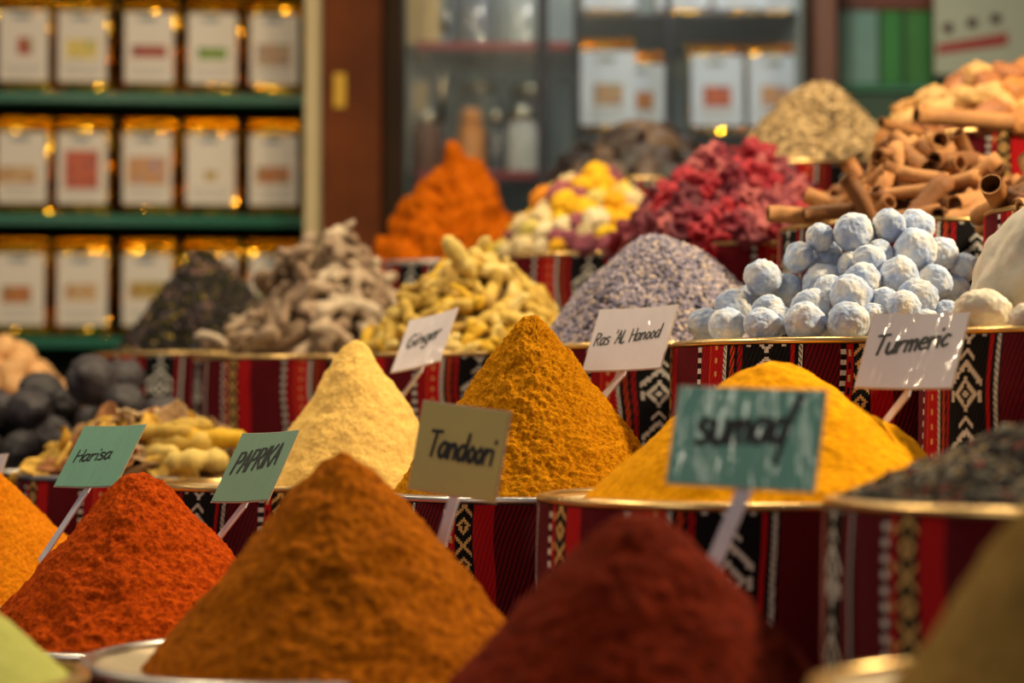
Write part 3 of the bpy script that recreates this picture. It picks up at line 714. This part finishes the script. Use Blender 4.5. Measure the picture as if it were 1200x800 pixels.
# ------------------------------------------------------------------ name cards
G = {
 'H': (.55, [[(0, 1), (.02, 0)], [(.45, 1), (.47, 0)], [(.02, .48), (.45, .55)]]),
 'a': (.55, [[(.38, .5), (.2, .6), (.02, .34), (.1, .03), (.3, .08), (.4, .45)], [(.42, .58), (.38, .15), (.5, .02)]]),
 'r': (.42, [[(.02, .58), (.04, 0)], [(.04, .3), (.16, .52), (.34, .56)]]),
 'i': (.22, [[(.05, .55), (.06, 0)], [(.08, .85), (.10, .93)]]),
 's': (.42, [[(.34, .55), (.12, .62), (.04, .44), (.3, .25), (.24, .02), (0, .03)]]),
 'P': (.5, [[(.02, 1), (.02, 0)], [(.02, .98), (.36, .95), (.38, .6), (.03, .48)]]),
 'A': (.55, [[(0, 0), (.24, 1)], [(.24, 1), (.46, 0)], [(.08, .36), (.4, .38)]]),
 'R': (.55, [[(.02, 1), (.02, 0)], [(.02, .98), (.36, .92), (.34, .6), (.04, .5)], [(.12, .5), (.46, 0)]]),
 'I': (.2, [[(.05, 1), (.05, 0)]]),
 'K': (.52, [[(.03, 1), (.03, 0)], [(.45, 1), (.05, .45)], [(.12, .52), (.46, 0)]]),
 'G': (.6, [[(.45, .85), (.28, 1), (.03, .7), (.05, .15), (.28, 0), (.46, .2), (.46, .42), (.28, .42)]]),
 'n': (.52, [[(.02, .56), (.04, 0)], [(.04, .35), (.2, .58), (.34, .45), (.36, 0)]]),
 'g': (.5, [[(.36, .5), (.18, .58), (.02, .34), (.1, .05), (.3, .1), (.38, .5)], [(.38, .56), (.38, -.2), (.2, -.42), (.02, -.32)]]),
 'e': (.46, [[(.04, .3), (.36, .36), (.3, .56), (.12, .56), (.02, .28), (.14, .02), (.36, .08)]]),
 'T': (.62, [[(0, .98), (.55, 1)], [(.28, 1), (.24, 0)]]),
 'd': (.60, [[(.38, .48), (.2, .58), (.02, .32), (.1, .02), (.3, .06), (.4, .4)], [(.44, 1.05), (.42, .1), (.46, 0)]]),
 'o': (.46, [[(.2, .58), (.03, .34), (.1, .03), (.28, .04), (.36, .34), (.2, .58)]]),
 'u': (.5, [[(.02, .56), (.04, .12), (.2, .0), (.36, .2)], [(.38, .58), (.38, 0)]]),
 'm': (.66, [[(.02, .56), (.03, 0)], [(.03, .35), (.16, .56), (.26, .45), (.27, 0)], [(.27, .38), (.42, .57), (.52, .42), (.53, 0)]]),
 'c': (.42, [[(.34, .5), (.18, .58), (.02, .3), (.12, .02), (.34, .08)]]),
 'L': (.46, [[(.03, 1), (.03, .02), (.38, .04)]]),
 "'": (.16, [[(.06, 1.1), (.02, .85)]]),
 'q': (.5, [[(.34, .5), (.16, .58), (.02, .32), (.1, .04), (.28, .08), (.36, .45)], [(.3, -.55), (.42, .5), (.60, 1.15), (.66, 1.1)]]),
 ' ': (.4, []),
}
def crom(P, k=5):
    if len(P) < 3: return P
    Q = [P[0]]+list(P)+[P[-1]]; out = []
    for i in range(1, len(Q)-2):
        p0, p1, p2, p3 = Q[i-1:i+3]
        for j in range(k):
            t = j/k
            out.append(tuple(.5*((2*p1[d])+(-p0[d]+p2[d])*t+(2*p0[d]-5*p1[d]+4*p2[d]-p3[d])*t*t+(-p0[d]+3*p1[d]-3*p2[d]+p3[d])*t**3) for d in (0, 1)))
    return out+[P[-1]]
def strokes(text, W, Hh, a0, a1, b0, b1, cap, wid, slant=.12):
    A = Acc(); adv = sum(G[c][0] for c in text); x = 0
    for ch in text:
        g = G[ch]
        for s in g[1]:
            P = []
            for (px, py) in crom(s):
                f = (x+px)/adv; P.append((((a0+(a1-a0)*f)+slant*py*cap*Hh/W)*W, -(b0+(b1-b0)*f-py*cap)*Hh))
            V = []; n = len(P)
            for i, p in enumerate(P):
                q0 = P[max(i-1, 0)]; q1 = P[min(i+1, n-1)]; dx, dy = q1[0]-q0[0], q1[1]-q0[1]; l = math.hypot(dx, dy) or 1
                ww = wid*.5*(.75+.25*math.sin(PI*i/max(1, n-1)))
                ex = (-dx/l*ww*.8, -dy/l*ww*.8) if i == 0 else ((dx/l*ww*.8, dy/l*ww*.8) if i == n-1 else (0, 0))
                V += [(p[0]+ex[0]-dy/l*ww, p[1]+ex[1]+dx/l*ww, 0), (p[0]+ex[0]+dy/l*ww, p[1]+ex[1]-dx/l*ww, 0)]
            A.add(V, [(2*i, 2*i+1, 2*i+3, 2*i+2) for i in range(n-1)])
        x += g[0]
    return A
def card(TL, TR, BR, BL_, Y, foot, col, label, text=None, tp=(), yaw=.72, wid=.0019, sk=.0095, bot=.5):
    TL, TR, BR, BL_ = map(Vector, (TL, TR, BR, BL_))
    Wp = ((TR-TL)+(BR-BL_))/2; Hp = ((BL_-TL)+(BR-TR))/2
    s = Y/FP; wx, wz = Wp.x*s, -Wp.y*s; hx, hz_ = Hp.x*s, -Hp.y*s      # world x, z; H points down the card
    wy = -yaw*abs(wx); hy = -(wx*hx+wz*hz_)/wy
    Wv = Vector((wx, wy, wz)); Hv = Vector((hx, hy, hz_))
    mid = (TL+TR+BR+BL_)/4; c = at(mid.x, mid.y, Y); o = c-Wv/2-Hv/2
    ex = Wv.normalized(); ey = (-Hv).normalized(); ez = ex.cross(ey)
    W, Hh = Wv.length, Hv.length
    t = thing('name_card', label, 'sign'); t.matrix_world = Matrix.Translation(o) @ Matrix((ex, ey, ez)).transposed().to_4x4()
    # slightly bowed sheets
    def sheet(x0, x1, y0, y1, z0, z1):
        V = []; F = []; n = 10
        for z in (z0, z1):
            for j in range(2):
                for i in range(n+1):
                    f = i/n; V.append((x0+(x1-x0)*f, (y0, y1)[j], z-.0016*math.sin(PI*f)+.0016))
        m = n+1
        for i in range(n):
            F += [(2*m+i, 2*m+i+1, 3*m+i+1, 3*m+i), (i, m+i, m+i+1, i+1), (i, i+1, 2*m+i+1, 2*m+i), (m+i, 3*m+i, 3*m+i+1, m+i+1)]
        F += [(0, 2*m, 3*m, m), (n, m+n, 3*m+n, 2*m+n)]; return V, F
    V, F = sheet(.001, W-.001, -Hh+.001, -.001, 0, .0007); mk('card', V, F, col, t, False)
    V, F = sheet(0, W, -Hh, 0, -.0006, -.0001); mk('plastic_sleeve', V, F, M['sleeve'], t, False)
    if text:
        A = strokes(text, W, Hh, *tp, wid)
        V = [(x, y, .0011+.0016-.0016*math.sin(PI*min(1, max(0, x/W)))) for x, y, z in A.V]
        mk('lettering', V, A.F, M['ink'], t, False)
    # stake from behind the card down into the heap
    ci = t.matrix_world.inverted()
    p0 = Vector((W*bot, -Hh*.6, -.0022)); dirp = ci @ at(foot[0], foot[1], Y+foot[2]); p1 = Vector((W*bot, -Hh, -.0022)); d = (dirp-p1); d.z = min(d.z, 0)
    p2 = p1+d*foot[3]
    A = Acc(); side = Vector((d.y, -d.x, 0)).normalized()*(sk/2)
    for q0, q1 in ((p0, p1), (p1, p2)):
        V = [q0-side, q0+side, q1+side, q1-side]; V += [v+Vector((0, 0, -.0016)) for v in V]
        A.add(V, [(0, 1, 2, 3), (7, 6, 5, 4), (0, 4, 5, 1), (1, 5, 6, 2), (2, 6, 7, 3), (3, 7, 4, 0)])
    A.build('stake', M['stake'], t)
    return t
M['sleeve'] = plain('card_sleeve_edge', C(196, 168, 140), .3, 0, .05, coat=.4)
GRN = cardmat('sea_green_card', C(112, 160, 132)); TEAL = cardmat('teal_green_card', C(84, 150, 130)); GR2 = cardmat('dull_green_card', C(104, 138, 108))
OLV = cardmat('olive_card', C(176, 160, 84)); WHT = cardmat('white_card', C(196, 184, 186))
card((90, 501), (174, 497), (148, 570), (61, 571), 1.86, (72, 618, .0, 1.9), GRN, 'green name card reading Harisa above the orange-red heap', 'Harisa', (.12, .68, .60, .54, .19), wid=.0020)
card((279, 510), (352, 503.5), (323, 586), (247, 589), 1.80, (257, 628, 0, 1.7), GR2, 'dull green name card reading PAPRIKA with glare streaks', 'PAPRIKA', (.12, .84, .60, .48, .30), wid=.0030, bot=.55)
card((496, 469), (600, 482), (583, 589), (477, 573), 1.52, (515, 636, 0, 1.8), OLV, 'olive yellow name card reading Tandoori in front of the central cone', 'Tandoori', (.15, .90, .60, .60, .28), wid=.0036)
card((480, 375), (537, 359.5), (520, 426), (457, 437.5), 2.20, (475, 458, 0, 2), WHT, 'small tilted white name card reading Ginger', 'Ginger', (.15, .80, .58, .50, .24), wid=.0028, bot=.6)
card((705, 361), (796, 358), (771, 434), (684, 436), 1.95, (712, 458, 0, 2.5), WHT, 'white name card reading Ras AL Hanood under the lavender', "Ras 'AL Hanood", (.06, .88, .60, .50, .20), wid=.0018)
card((1037, 366), (1134, 366.5), (1105, 458), (1002, 455), 1.60, (1040, 490, .02, 1.8), WHT, 'white name card reading Turmeric above the bright yellow heap', 'Turmeric', (.10, .86, .57, .44, .26), wid=.0030, bot=.55)
card((803, 452), (964, 457), (945, 576), (785, 568), 1.28, (832, 668, 0, 1.6), TEAL, 'teal name card reading sumaq, largest of the cards', 'sumaq', (.17, .78, .58, .52, .38), wid=.0050, sk=.011, bot=.52)
card((-56, 536), (13, 531), (-3, 606), (-74, 609), 2.10, (-50, 640, 0, 1.6), WHT, 'name card cut off by the left picture edge')

# ------------------------------------------------------------------ shelf of gold pouches
sh_loc = Vector((-.43, 4.12, 0)); sh = thing('pouch_shelf', 'green-edged shelf unit holding gold tea pouches at left', 'shelf', sh_loc, math.radians(5.0))
# local: x from -.80 to 0 along the front (runs left, slightly nearer), y depth
sw = 1.22
zs = [E+z for z in (-.10, .150, .402, .655, .91)]
Acc().box(-sw, 0, .235, .25, .3, E+1.1).build('back_panel', M['back'], sh)
Acc().box(-sw-.02, -sw, 0, .25, .0, E+1.1).build('side_panel', M['back'], sh)
Acc().box(0.001, .018, .0, .25, .0, E+1.1).build('side_panel', M['back'], sh)
for z in zs:
    b = Acc().box(-sw, 0, .004, .234, z-.022, z, .002).build('shelf_board', M['green'], sh)
Acc().box(-sw, 0, .02, .234, .0, zs[0]-.03).build('base_cabinet', M['back'], sh)
# pouches
def pouch_meshes(s):
    W, Hh, D = .118, .205, .05; n, m = 20, 33; V = []; F = []; rj = random.Random(s)
    for side in (0, 1):
        for j in range(m+1):
            for i in range(n+1):
                f = i/n*2-1; g = j/m
                puff = (1-abs(f)**3.5)*(math.sin(PI*min(1, g*1.02)**.6)**.5 if 0 < g < .98 else 0)
                y = (-1 if side == 0 else 1)*D/2*puff
                cr = noise.fractal(Vector((f*3+s*9, g*6, side*4)), .6, 2, 3)
                edge = max(0, abs(f)-.72)/.28; edge = max(edge, max(0, g-.80)/.2, max(0, .10-g)/.1)
                y += cr*(.0015+.006*edge)+noise.noise(Vector((f*9+s*5, g*16, side*3)))*.005*edge+rj.uniform(-1, 1)*(.0005+.0021*edge)
                V.append((f*W/2*(1-.03*math.sin(g*9+s)), y, g*Hh))
    K = (n+1)*(m+1)
    for j in range(m):
        for i in range(n):
            a = j*(n+1)+i; F.append((a, a+1, a+n+2, a+n+1)); F.append((K+a, K+a+n+1, K+a+n+2, K+a+1))
    for j in range(m):
        a = j*(n+1); F.append((a, a+n+1, K+a+n+1, K+a)); a += n; F.append((a, K+a, K+a+n+1, a+n+1))
    return V, F
PM = [mesh('pouch_body', pouch_meshes(s), M['foil'], False) for s in range(7)]
def rect_me(name, w_, h_, mat, th=.001):
    A = Acc().box(-w_/2, w_/2, -th, 0, 0, h_); return mesh(name, (A.V, A.F), mat, False)
LBL = rect_me('label', .100, .146, M['paper'])
PIC = {}
def picmat(name, cols):
    m, nt, p = newmat(name); co = texco(nt)
    nt.links.new(ramp(nt, noisen(nt, co, 55, 1), [(.3+.4*i/max(1, len(cols)-1), c) for i, c in enumerate(cols)]), p.inputs['Base Color']); p.inputs['Roughness'].default_value = .5; return m
def pouch(parent_loc, rz, s, pic, label, group=None, lblmat=None, sc=1):
    t = thing('tea_pouch', label, 'pouch', parent_loc, rz, group); t.scale = (sc, sc, sc)
    def ch(name, me, loc):
        o = bpy.data.objects.new(name, me); COL.objects.link(o); o.parent = t; o.location = loc; return o
    ch('pouch_body', PM[s % 7], (0, 0, 0))
    la = ch('label', LBL if lblmat is None else lblmat, (0, -.030, .024))
    x0, x1, z0, z1, key = pic
    A = Acc().box(x0, x1, -.0018, -.0011, z0, z1); o = A.build('printed_picture', PICM[key], None); o.parent = la
    A = Acc().box(-.022, .014, -.0016, -.0011, .128, .140); o = A.build('printed_emblem', PICM['ink'], None); o.parent = la
    A = Acc()
    for k in range(3): A.box(-.04+.004*k, .04-.006*k, -.0016, -.0011, .030-.008*k, .033-.008*k)
    o = A.build('printed_text', PICM['grey'], None); o.parent = la
    # crimped top seal
    A = Acc()
    for k in range(12): A.add([(x, y, z) for x, y, z in [(-.056+.0093*k, -.0065, .186), (-.0513+.0093*k, -.012, .188), (-.0467+.0093*k, -.0065, .186), (-.056+.0093*k, -.0045, .204), (-.0513+.0093*k, -.010, .204), (-.0467+.0093*k, -.0045, .204)]], [(0, 1, 4, 3), (1, 2, 5, 4)])
    o = A.build('crimped_seal', M['foil'], t)
    return t
PICM = {k: picmat('print_'+k, v) for k, v in dict(
    red=[C(150, 168, 110), C(150, 40, 20), C(190, 60, 30)], yellow=[C(120, 150, 120), C(210, 180, 80), C(220, 196, 110)], purple=[C(70, 20, 50), C(170, 70, 30), C(90, 30, 60)],
    leaf=[C(40, 60, 40), C(120, 150, 30), C(60, 80, 40)], teal=[C(70, 140, 120), C(190, 140, 90), C(110, 110, 120)], amber=[C(170, 90, 30), C(200, 170, 120), C(150, 70, 30)],
    navy=[C(40, 40, 80), C(200, 90, 40), C(120, 50, 40)], blue=[C(90, 120, 180), C(200, 140, 80), C(170, 120, 60)], brown=[C(110, 60, 30), C(190, 110, 50), C(90, 100, 50)], herb=[C(90, 90, 50), C(180, 150, 60), C(150, 90, 50)],
    ink=[C(110, 116, 120), C(150, 150, 150)], grey=[C(180, 172, 165), C(170, 165, 160)]).items()}
BIG = (-.034, .034, .055, .10)
spec = [  # shelf z index, then (label centre px, picture)
    (3, 'top', [(28, (-.012, .018, .055, .09, 'red'), 'red fruit'), (97, (-.034, .03, .048, .088, 'yellow'), 'yellow'), (174, (-.036, .036, .052, .078, 'purple'), 'purple and orange'), (248, (-.03, .03, .05, .075, 'leaf'), 'dark leaf'), (321, (-.036, .034, .038, .085, 'teal'), 'green and tan')]),
    (2, 'middle', [(27, (-.05, .03, .04, .075, 'amber'), 'amber'), (97, (-.036, .034, .03, .11, 'navy'), 'navy and red'), (173, (-.04, .04, .04, .098, 'blue'), 'blue-topped'), (246, (-.012, .012, .05, .07, 'herb'), 'tiny green'), (321, (-.036, .034, .045, .08, 'brown'), 'brown')]),
    (1, 'bottom', [(24, (-.036, .024, .045, .08, 'brown'), 'brown'), (97, (-.034, .03, .05, .085, 'amber'), 'orange'), (174, (-.036, .036, .055, .09, 'herb'), 'green and red'), (248, BIG+('teal',), 'hidden'), (321, BIG+('leaf',), 'hidden')])]
names = ['first', 'second', 'third', 'fourth', 'fifth']
Rz = math.radians(5.0); dl = Vector((math.cos(Rz), math.sin(Rz), 0)); dn = Vector((-math.sin(Rz), math.cos(Rz), 0))
k = 0
for zi, rn, L in spec:
    xs = []
    for j, (px, pic, pn) in enumerate(L):
        k += 1
        # point on the pouch line for this pixel column
        t_ = (px-600)/FP; base = sh_loc+dn*.06
        s_ = (t_*base.y-base.x)/(dl.x-t_*dl.y); xs.append(s_)
        p_ = base+dl*s_; p_.z = zs[zi]+.001
        pouch(p_, Rz+random.uniform(-.06, .06), k*3+j, pic, f'gold foil pouch with {pn} picture, {names[j]} from left on the {rn} visible shelf' if pn != 'hidden' else f'gold foil pouch behind the dark leaf heap, {names[j]} from left, bottom shelf', 'gold tea pouches on the left shelf')
    for q in (1, 2):                        # shelves go on past the picture edge
        p_ = base+dl*(xs[0]-.125*q); p_.z = zs[zi]+.001
        pouch(p_, Rz, k+q, BIG+('amber',), f'gold foil pouch outside the left picture edge, {rn} shelf', 'gold tea pouches beyond the left edge')
# warm glass-bead edging hung with the pouches is not built: the glints are the foil itself

# posts
pc = Acc().box(*([at(357, 0, 4.02).x, at(378, 0, 4.02).x]), 4.02, 4.35, 0, 3.3, .003)
struct('trim_1', pc, M['cream'])
struct('trim_2', Acc().box(at(379, 0, 4.02).x, at(447, 0, 4.02).x, 4.0, 4.4, 0, 3.3, .004), M['wood'])
struct('trim_3', Acc().box(at(448, 0, 4.05).x, at(471, 0, 4.05).x, 4.04, 4.4, 0, 3.3, .004), M['darkwood_and_shade'])  # brown post's side face, its shade painted in as a dark strip
tag(Acc().box(-.012, .012, -.002, 0, -.035, .035, .0008).build('sticker', plain('yellow_sticker', C(196, 150, 20), .5), None, loc=at(398, 106, 3.998)), 'small yellow sticker on the brown wooden post', 'sticker')

# ------------------------------------------------------------------ glass cabinet
YC = 4.15
x0, x1 = at(471, 0, YC).x, at(944, 0, YC).x
cab = thing('glass_cabinet', 'tall glass-fronted display cabinet behind the stall', 'cabinet', (0, YC, 0))
CB = plain('cabinet_back_grey', C(150, 158, 152), .5, 0, .1, 6)
CG, nt, p = newmat('cabinet_glass')
tb = nt.nodes.new('ShaderNodeBsdfTransparent'); tb.inputs[0].default_value = (.93, .96, .95, 1); gb = nt.nodes.new('ShaderNodeBsdfGlossy'); gb.inputs['Roughness'].default_value = .22
fr = nt.nodes.new('ShaderNodeFresnel'); fr.inputs[0].default_value = 1.5; ms = nt.nodes.new('ShaderNodeMixShader')
nt.links.new(fr.outputs[0], ms.inputs[0]); nt.links.new(tb.outputs[0], ms.inputs[1]); nt.links.new(gb.outputs[0], ms.inputs[2]); nt.links.new(ms.outputs[0], nt.nodes['Material Output'].inputs[0])
STL = plain('polished_steel', C(190, 178, 150), .22, 1, .05)
DKM = plain('dark_frame_metal', C(40, 42, 50), .4, .3)
Acc().box(x0, x1, .45, .47, .2, E+1.2).build('back_panel', CB, cab)
Acc().box(x0, x0+.01, .0, .45, .2, E+1.2).build('side_panel', CB, cab)
Acc().box(x1-.01, x1, .0, .45, .2, E+1.2).build('side_panel', CB, cab)
shelfz = [E+z for z in (.20, .50, .772)]; shelfr = [E+z for z in (.33, .585, .838)]
GSH = CG
REDM = plain('red_shelf_edge', C(132, 16, 36), .4)
xm = at(636, 0, YC).x
for i, z in enumerate(shelfz):
    Acc().box(x0+.011, at(676, 0, YC).x, .03, .449, z-.008, z, .001).build('shelf', GSH, cab)
    Acc().box(at(677, 0, YC).x, x1-.011, .03, .449, shelfr[i]-.008, shelfr[i], .001).build('shelf', GSH, cab)
for z in (E+.497, E+.769):
    Acc().box(x0+.03, xm+.06, .012, .029, z-.012, z+.004).build('shelf_edge', REDM, cab)
for px in (636, 676, 783):
    x = at(px, 0, YC).x; wd = .011 if px == 636 else .007
    Acc().box(x-wd, x+wd, -.012, .012, .2, E+1.2, .002).build('door_frame', DKM, cab)
for a, b in ((473, 634), (638, 675), (678, 781), (785, 942)):
    xa, xb = at(a, 0, YC).x, at(b, 0, YC).x
    mk('glass_pane', [(xa, 0, .2), (xb, 0, .2), (xb, 0, E+1.2), (xa, 0, E+1.2)], [(0, 1, 2, 3)], CG, cab, False)
for px, yt, yb in ((522, -5, 35), (518, 80, 140)):
    zt_, zb_ = at(px, yt, YC-.03).z, at(px, yb, YC-.03).z; x = at(px, 0, YC-.03).x
    h_ = Acc().tube([(x, -.01, zb_), (x-.002, -.032, zb_+.01), (x+.003, -.034, zt_-.01), (x, -.01, zt_)], .0075, 12).build('door_handle', STL, cab, True); h_['label'] = 'polished steel door handle'
# contents: left part jars and boxes
def jar(px, zi, Y, r, h, col, label, lid=None):
    c = at(px, 0, Y); z = shelfz[zi]
    t = thing('storage_jar', label, 'jar', (c.x, Y, z))
    Acc().lathe([(.001, 0), (r*.95, 0), (r, .008), (r, h*.82), (r*.75, h*.93), (r*.75, h), (r*.70, h), (r*.70, h*.92), (r*.93, h*.8), (r*.93, .01), (.001, .008)], 32).build('jar_body', col, t, True)
    Acc().lathe([(.001, h+.03), (r*.5, h+.028), (r*.82, h+.012), (r*.82, h-.004), (.001, h-.004)], 32).build('lid', lid or STL, t, True)
JG = plain('grey_glass_jar', C(150, 158, 158), .12, 0, .1, coat=.5); JO = plain('amber_highlight_jar', C(214, 140, 70), .3); JW = plain('white_jar', C(210, 214, 216), .25, coat=.5); JD = plain('smoky_jar', C(104, 108, 116), .15, coat=.5); JB = plain('rust_jar', C(104, 52, 22), .5)
jar(500, 1, YC+.2, .034, .13, JB, 'rust brown jar on the cabinet shelf above the orange heap')
jar(552, 1, YC+.12, .030, .12, JO, 'amber jar on the cabinet shelf above the peak of the orange heap', JO)  # amber body colour paints the highlight on a tall jar
jar(581, 1, YC+.2, .026, .13, JD, 'smoky dark jar on the cabinet shelf above the orange heap right of the amber jar')
jar(612, 1, YC+.12, .034, .125, JW, 'white jar on the cabinet shelf above the orange heap left of the dark door frame')
jar(560, 1, YC+.34, .05, .22, JG, 'grey glass jar on the upper cabinet shelf, first behind the red edge')
jar(618, 1, YC+.33, .045, .21, JD, 'dark jar on the upper cabinet shelf beside the grey glass jar')
jar(556, 2, YC+.2, .05, .2, JD, 'dark jar on the highest cabinet shelf, left one')
jar(612, 2, YC+.2, .05, .2, JG, 'grey jar on the highest cabinet shelf, right one')
def boxt(px0, px1, yt, yb, Y, mat, label, d=.06):
    a = at(px0, yt, Y); b = at(px1, yb, Y); t = thing('carton', label, 'box', ((a.x+b.x)/2, Y, b.z)); w_ = (b.x-a.x)/2; h_ = a.z-b.z
    Acc().box(-w_, w_, 0, d, 0, h_*.86, .002).build('box_body', mat, t)
    Acc().box(-w_-.0015, w_+.0015, -.0015, d+.0015, h_*.861, h_, .002).build('box_lid', mat, t)
CRM = plain('cream_carton', C(206, 178, 128), .6, 0, .05, 10)
cream_z = at(495, 61, YC+.1).z
boxt(474, 515, -20, 55, YC+.06, CRM, 'cream carton at the left end of the highest cabinet shelf')
boxt(476, 500, 96, 197, YC+.30, CRM, 'smaller cream carton at the left end of the upper cabinet shelf')
# bluish-white labelled gold pouches behind the right panes
LBB = rect_me('label', .112, .152, plain('cool_white_label', C(196, 206, 222), .45, 0, .04, 20))
j = 0
for zi, L, rn in ((0, [(712, 1), (820, 1), (900, 1)], 'lower'), (1, [(712, 1.05), (748, .9), (838, 1.0), (906, 1.0)], 'middle'), (2, [(714, 1), (800, 1), (868, 1), (915, .9)], 'highest')):
    for px, sc in L:
        j += 1; Yp = YC+.14; c = at(px, 0, Yp)
        z = shelfr[zi]+.001
        pouch((c.x, Yp, z), random.uniform(-.1, .1), j*5, (-.03, .03, .04, .085, ['navy', 'blue', 'herb', 'purple', 'teal', 'brown'][j % 6]), f'gold pouch with cool white label behind glass, {rn} row, '+f'{["first", "second", "third", "fourth", "fifth"][L.index((px, sc))]} from left', 'gold pouches behind the glass', LBB, sc)
# right: posts, green cabinet
struct('trim_4', Acc().box(at(945, 0, 4.1).x, at(956, 0, 4.1).x, 4.1, 4.6, 0, 3.3), M['darkwood_and_shade'])
struct('trim_5', Acc().box(at(956, 0, 4.05).x, at(981, 0, 4.05).x, 4.05, 4.6, 0, 3.3, .003), plain('red_brown_post', C(92, 56, 42), .5, 0, .15, 6))
YG = 4.2
gc = thing('green_cabinet', 'dark green cabinet with pale green glass panes at top right', 'cabinet', (0, YG, 0))
GD = plain('dark_green_paint', C(30, 66, 44), .45, 0, .15, 5); GBR = plain('red_brown_top', C(98, 50, 34), .5)
gx0 = at(981, 0, YG).x+.004; gx1 = 1.55
def gz(y): return at(1000, y, YG).z
Acc().box(gx0, gx1, 0, .4, 0, gz(108), .003).build('base_panel', GD, gc)
Acc().box(gx0, gx1, .35, .4, gz(108), gz(-120)).build('back_panel', plain('green_back', C(54, 96, 78), .5), gc)
Acc().box(gx0, gx1, -.005, .4, gz(12), gz(-6), .003).build('top_rail', GBR, gc)
Acc().box(gx0, gx1, -.01, .01, gz(108), gz(99), .002).build('sill', plain('bright_green_sill', C(20, 104, 70), .4), gc)
for a, b, col, nm_ in ((985, 1028, C(112, 146, 134), 'pale'), (1031, 1056, C(58, 122, 62), 'mid'), (1058, 1090, C(62, 116, 60), 'deep')):
    Acc().box(at(a, 0, YG).x, at(b, 0, YG).x, -.002, .004, gz(98), gz(13)).build('pane', plain('green_pane_'+nm_, col, .5, 0, .12, 9, spec=.2), gc)
for px in (983, 1029.5, 1057, 1092):
    x = at(px, 0, YG).x; Acc().box(x-.003, x+.003, -.012, .012, gz(98), gz(13), .001).build('mullion', GD, gc)
# pale notice board with a slanting red stripe and dark marks
nb = thing('notice_board', 'pale notice board with slanted red stripe and dark marks, top right', 'sign', (0, 4.14, 0))
def bp(px, y): v = at(px, y, 4.14); return v.x, v.z
xa, za = bp(1096, 88); xb, zb2 = bp(1215, -60)
Acc().box(xa, xb, 0, .012, za, zb2, .002).build('board', plain('pale_grey_green_board', C(168, 172, 148), .5, 0, .05, 12), nb)
q = [bp(1098, 52), bp(1181, 38), bp(1181, 53), bp(1098, 64)]
V = [(x, y, z) for y in (-.0012, .0005) for x, z in q]
mk('red_stripe', V, [(0, 3, 2, 1), (4, 5, 6, 7), (0, 1, 5, 4), (1, 2, 6, 5), (2, 3, 7, 6), (3, 0, 4, 7)], plain('stripe_red', C(150, 52, 44), .5), nb, False)
for px, y in ((1111, 33), (1139, 27), (1167, 22)):
    x, z = bp(px, y); A = Acc(); A.box(x-.011, x+.011, -.0014, .0005, z-.0075, z+.0075); A.box(x-.006, x+.006, -.002, -.0014, z-.011, z+.011)
    A.build('dark_mark', plain('mark_brown', C(66, 34, 28), .6), nb)
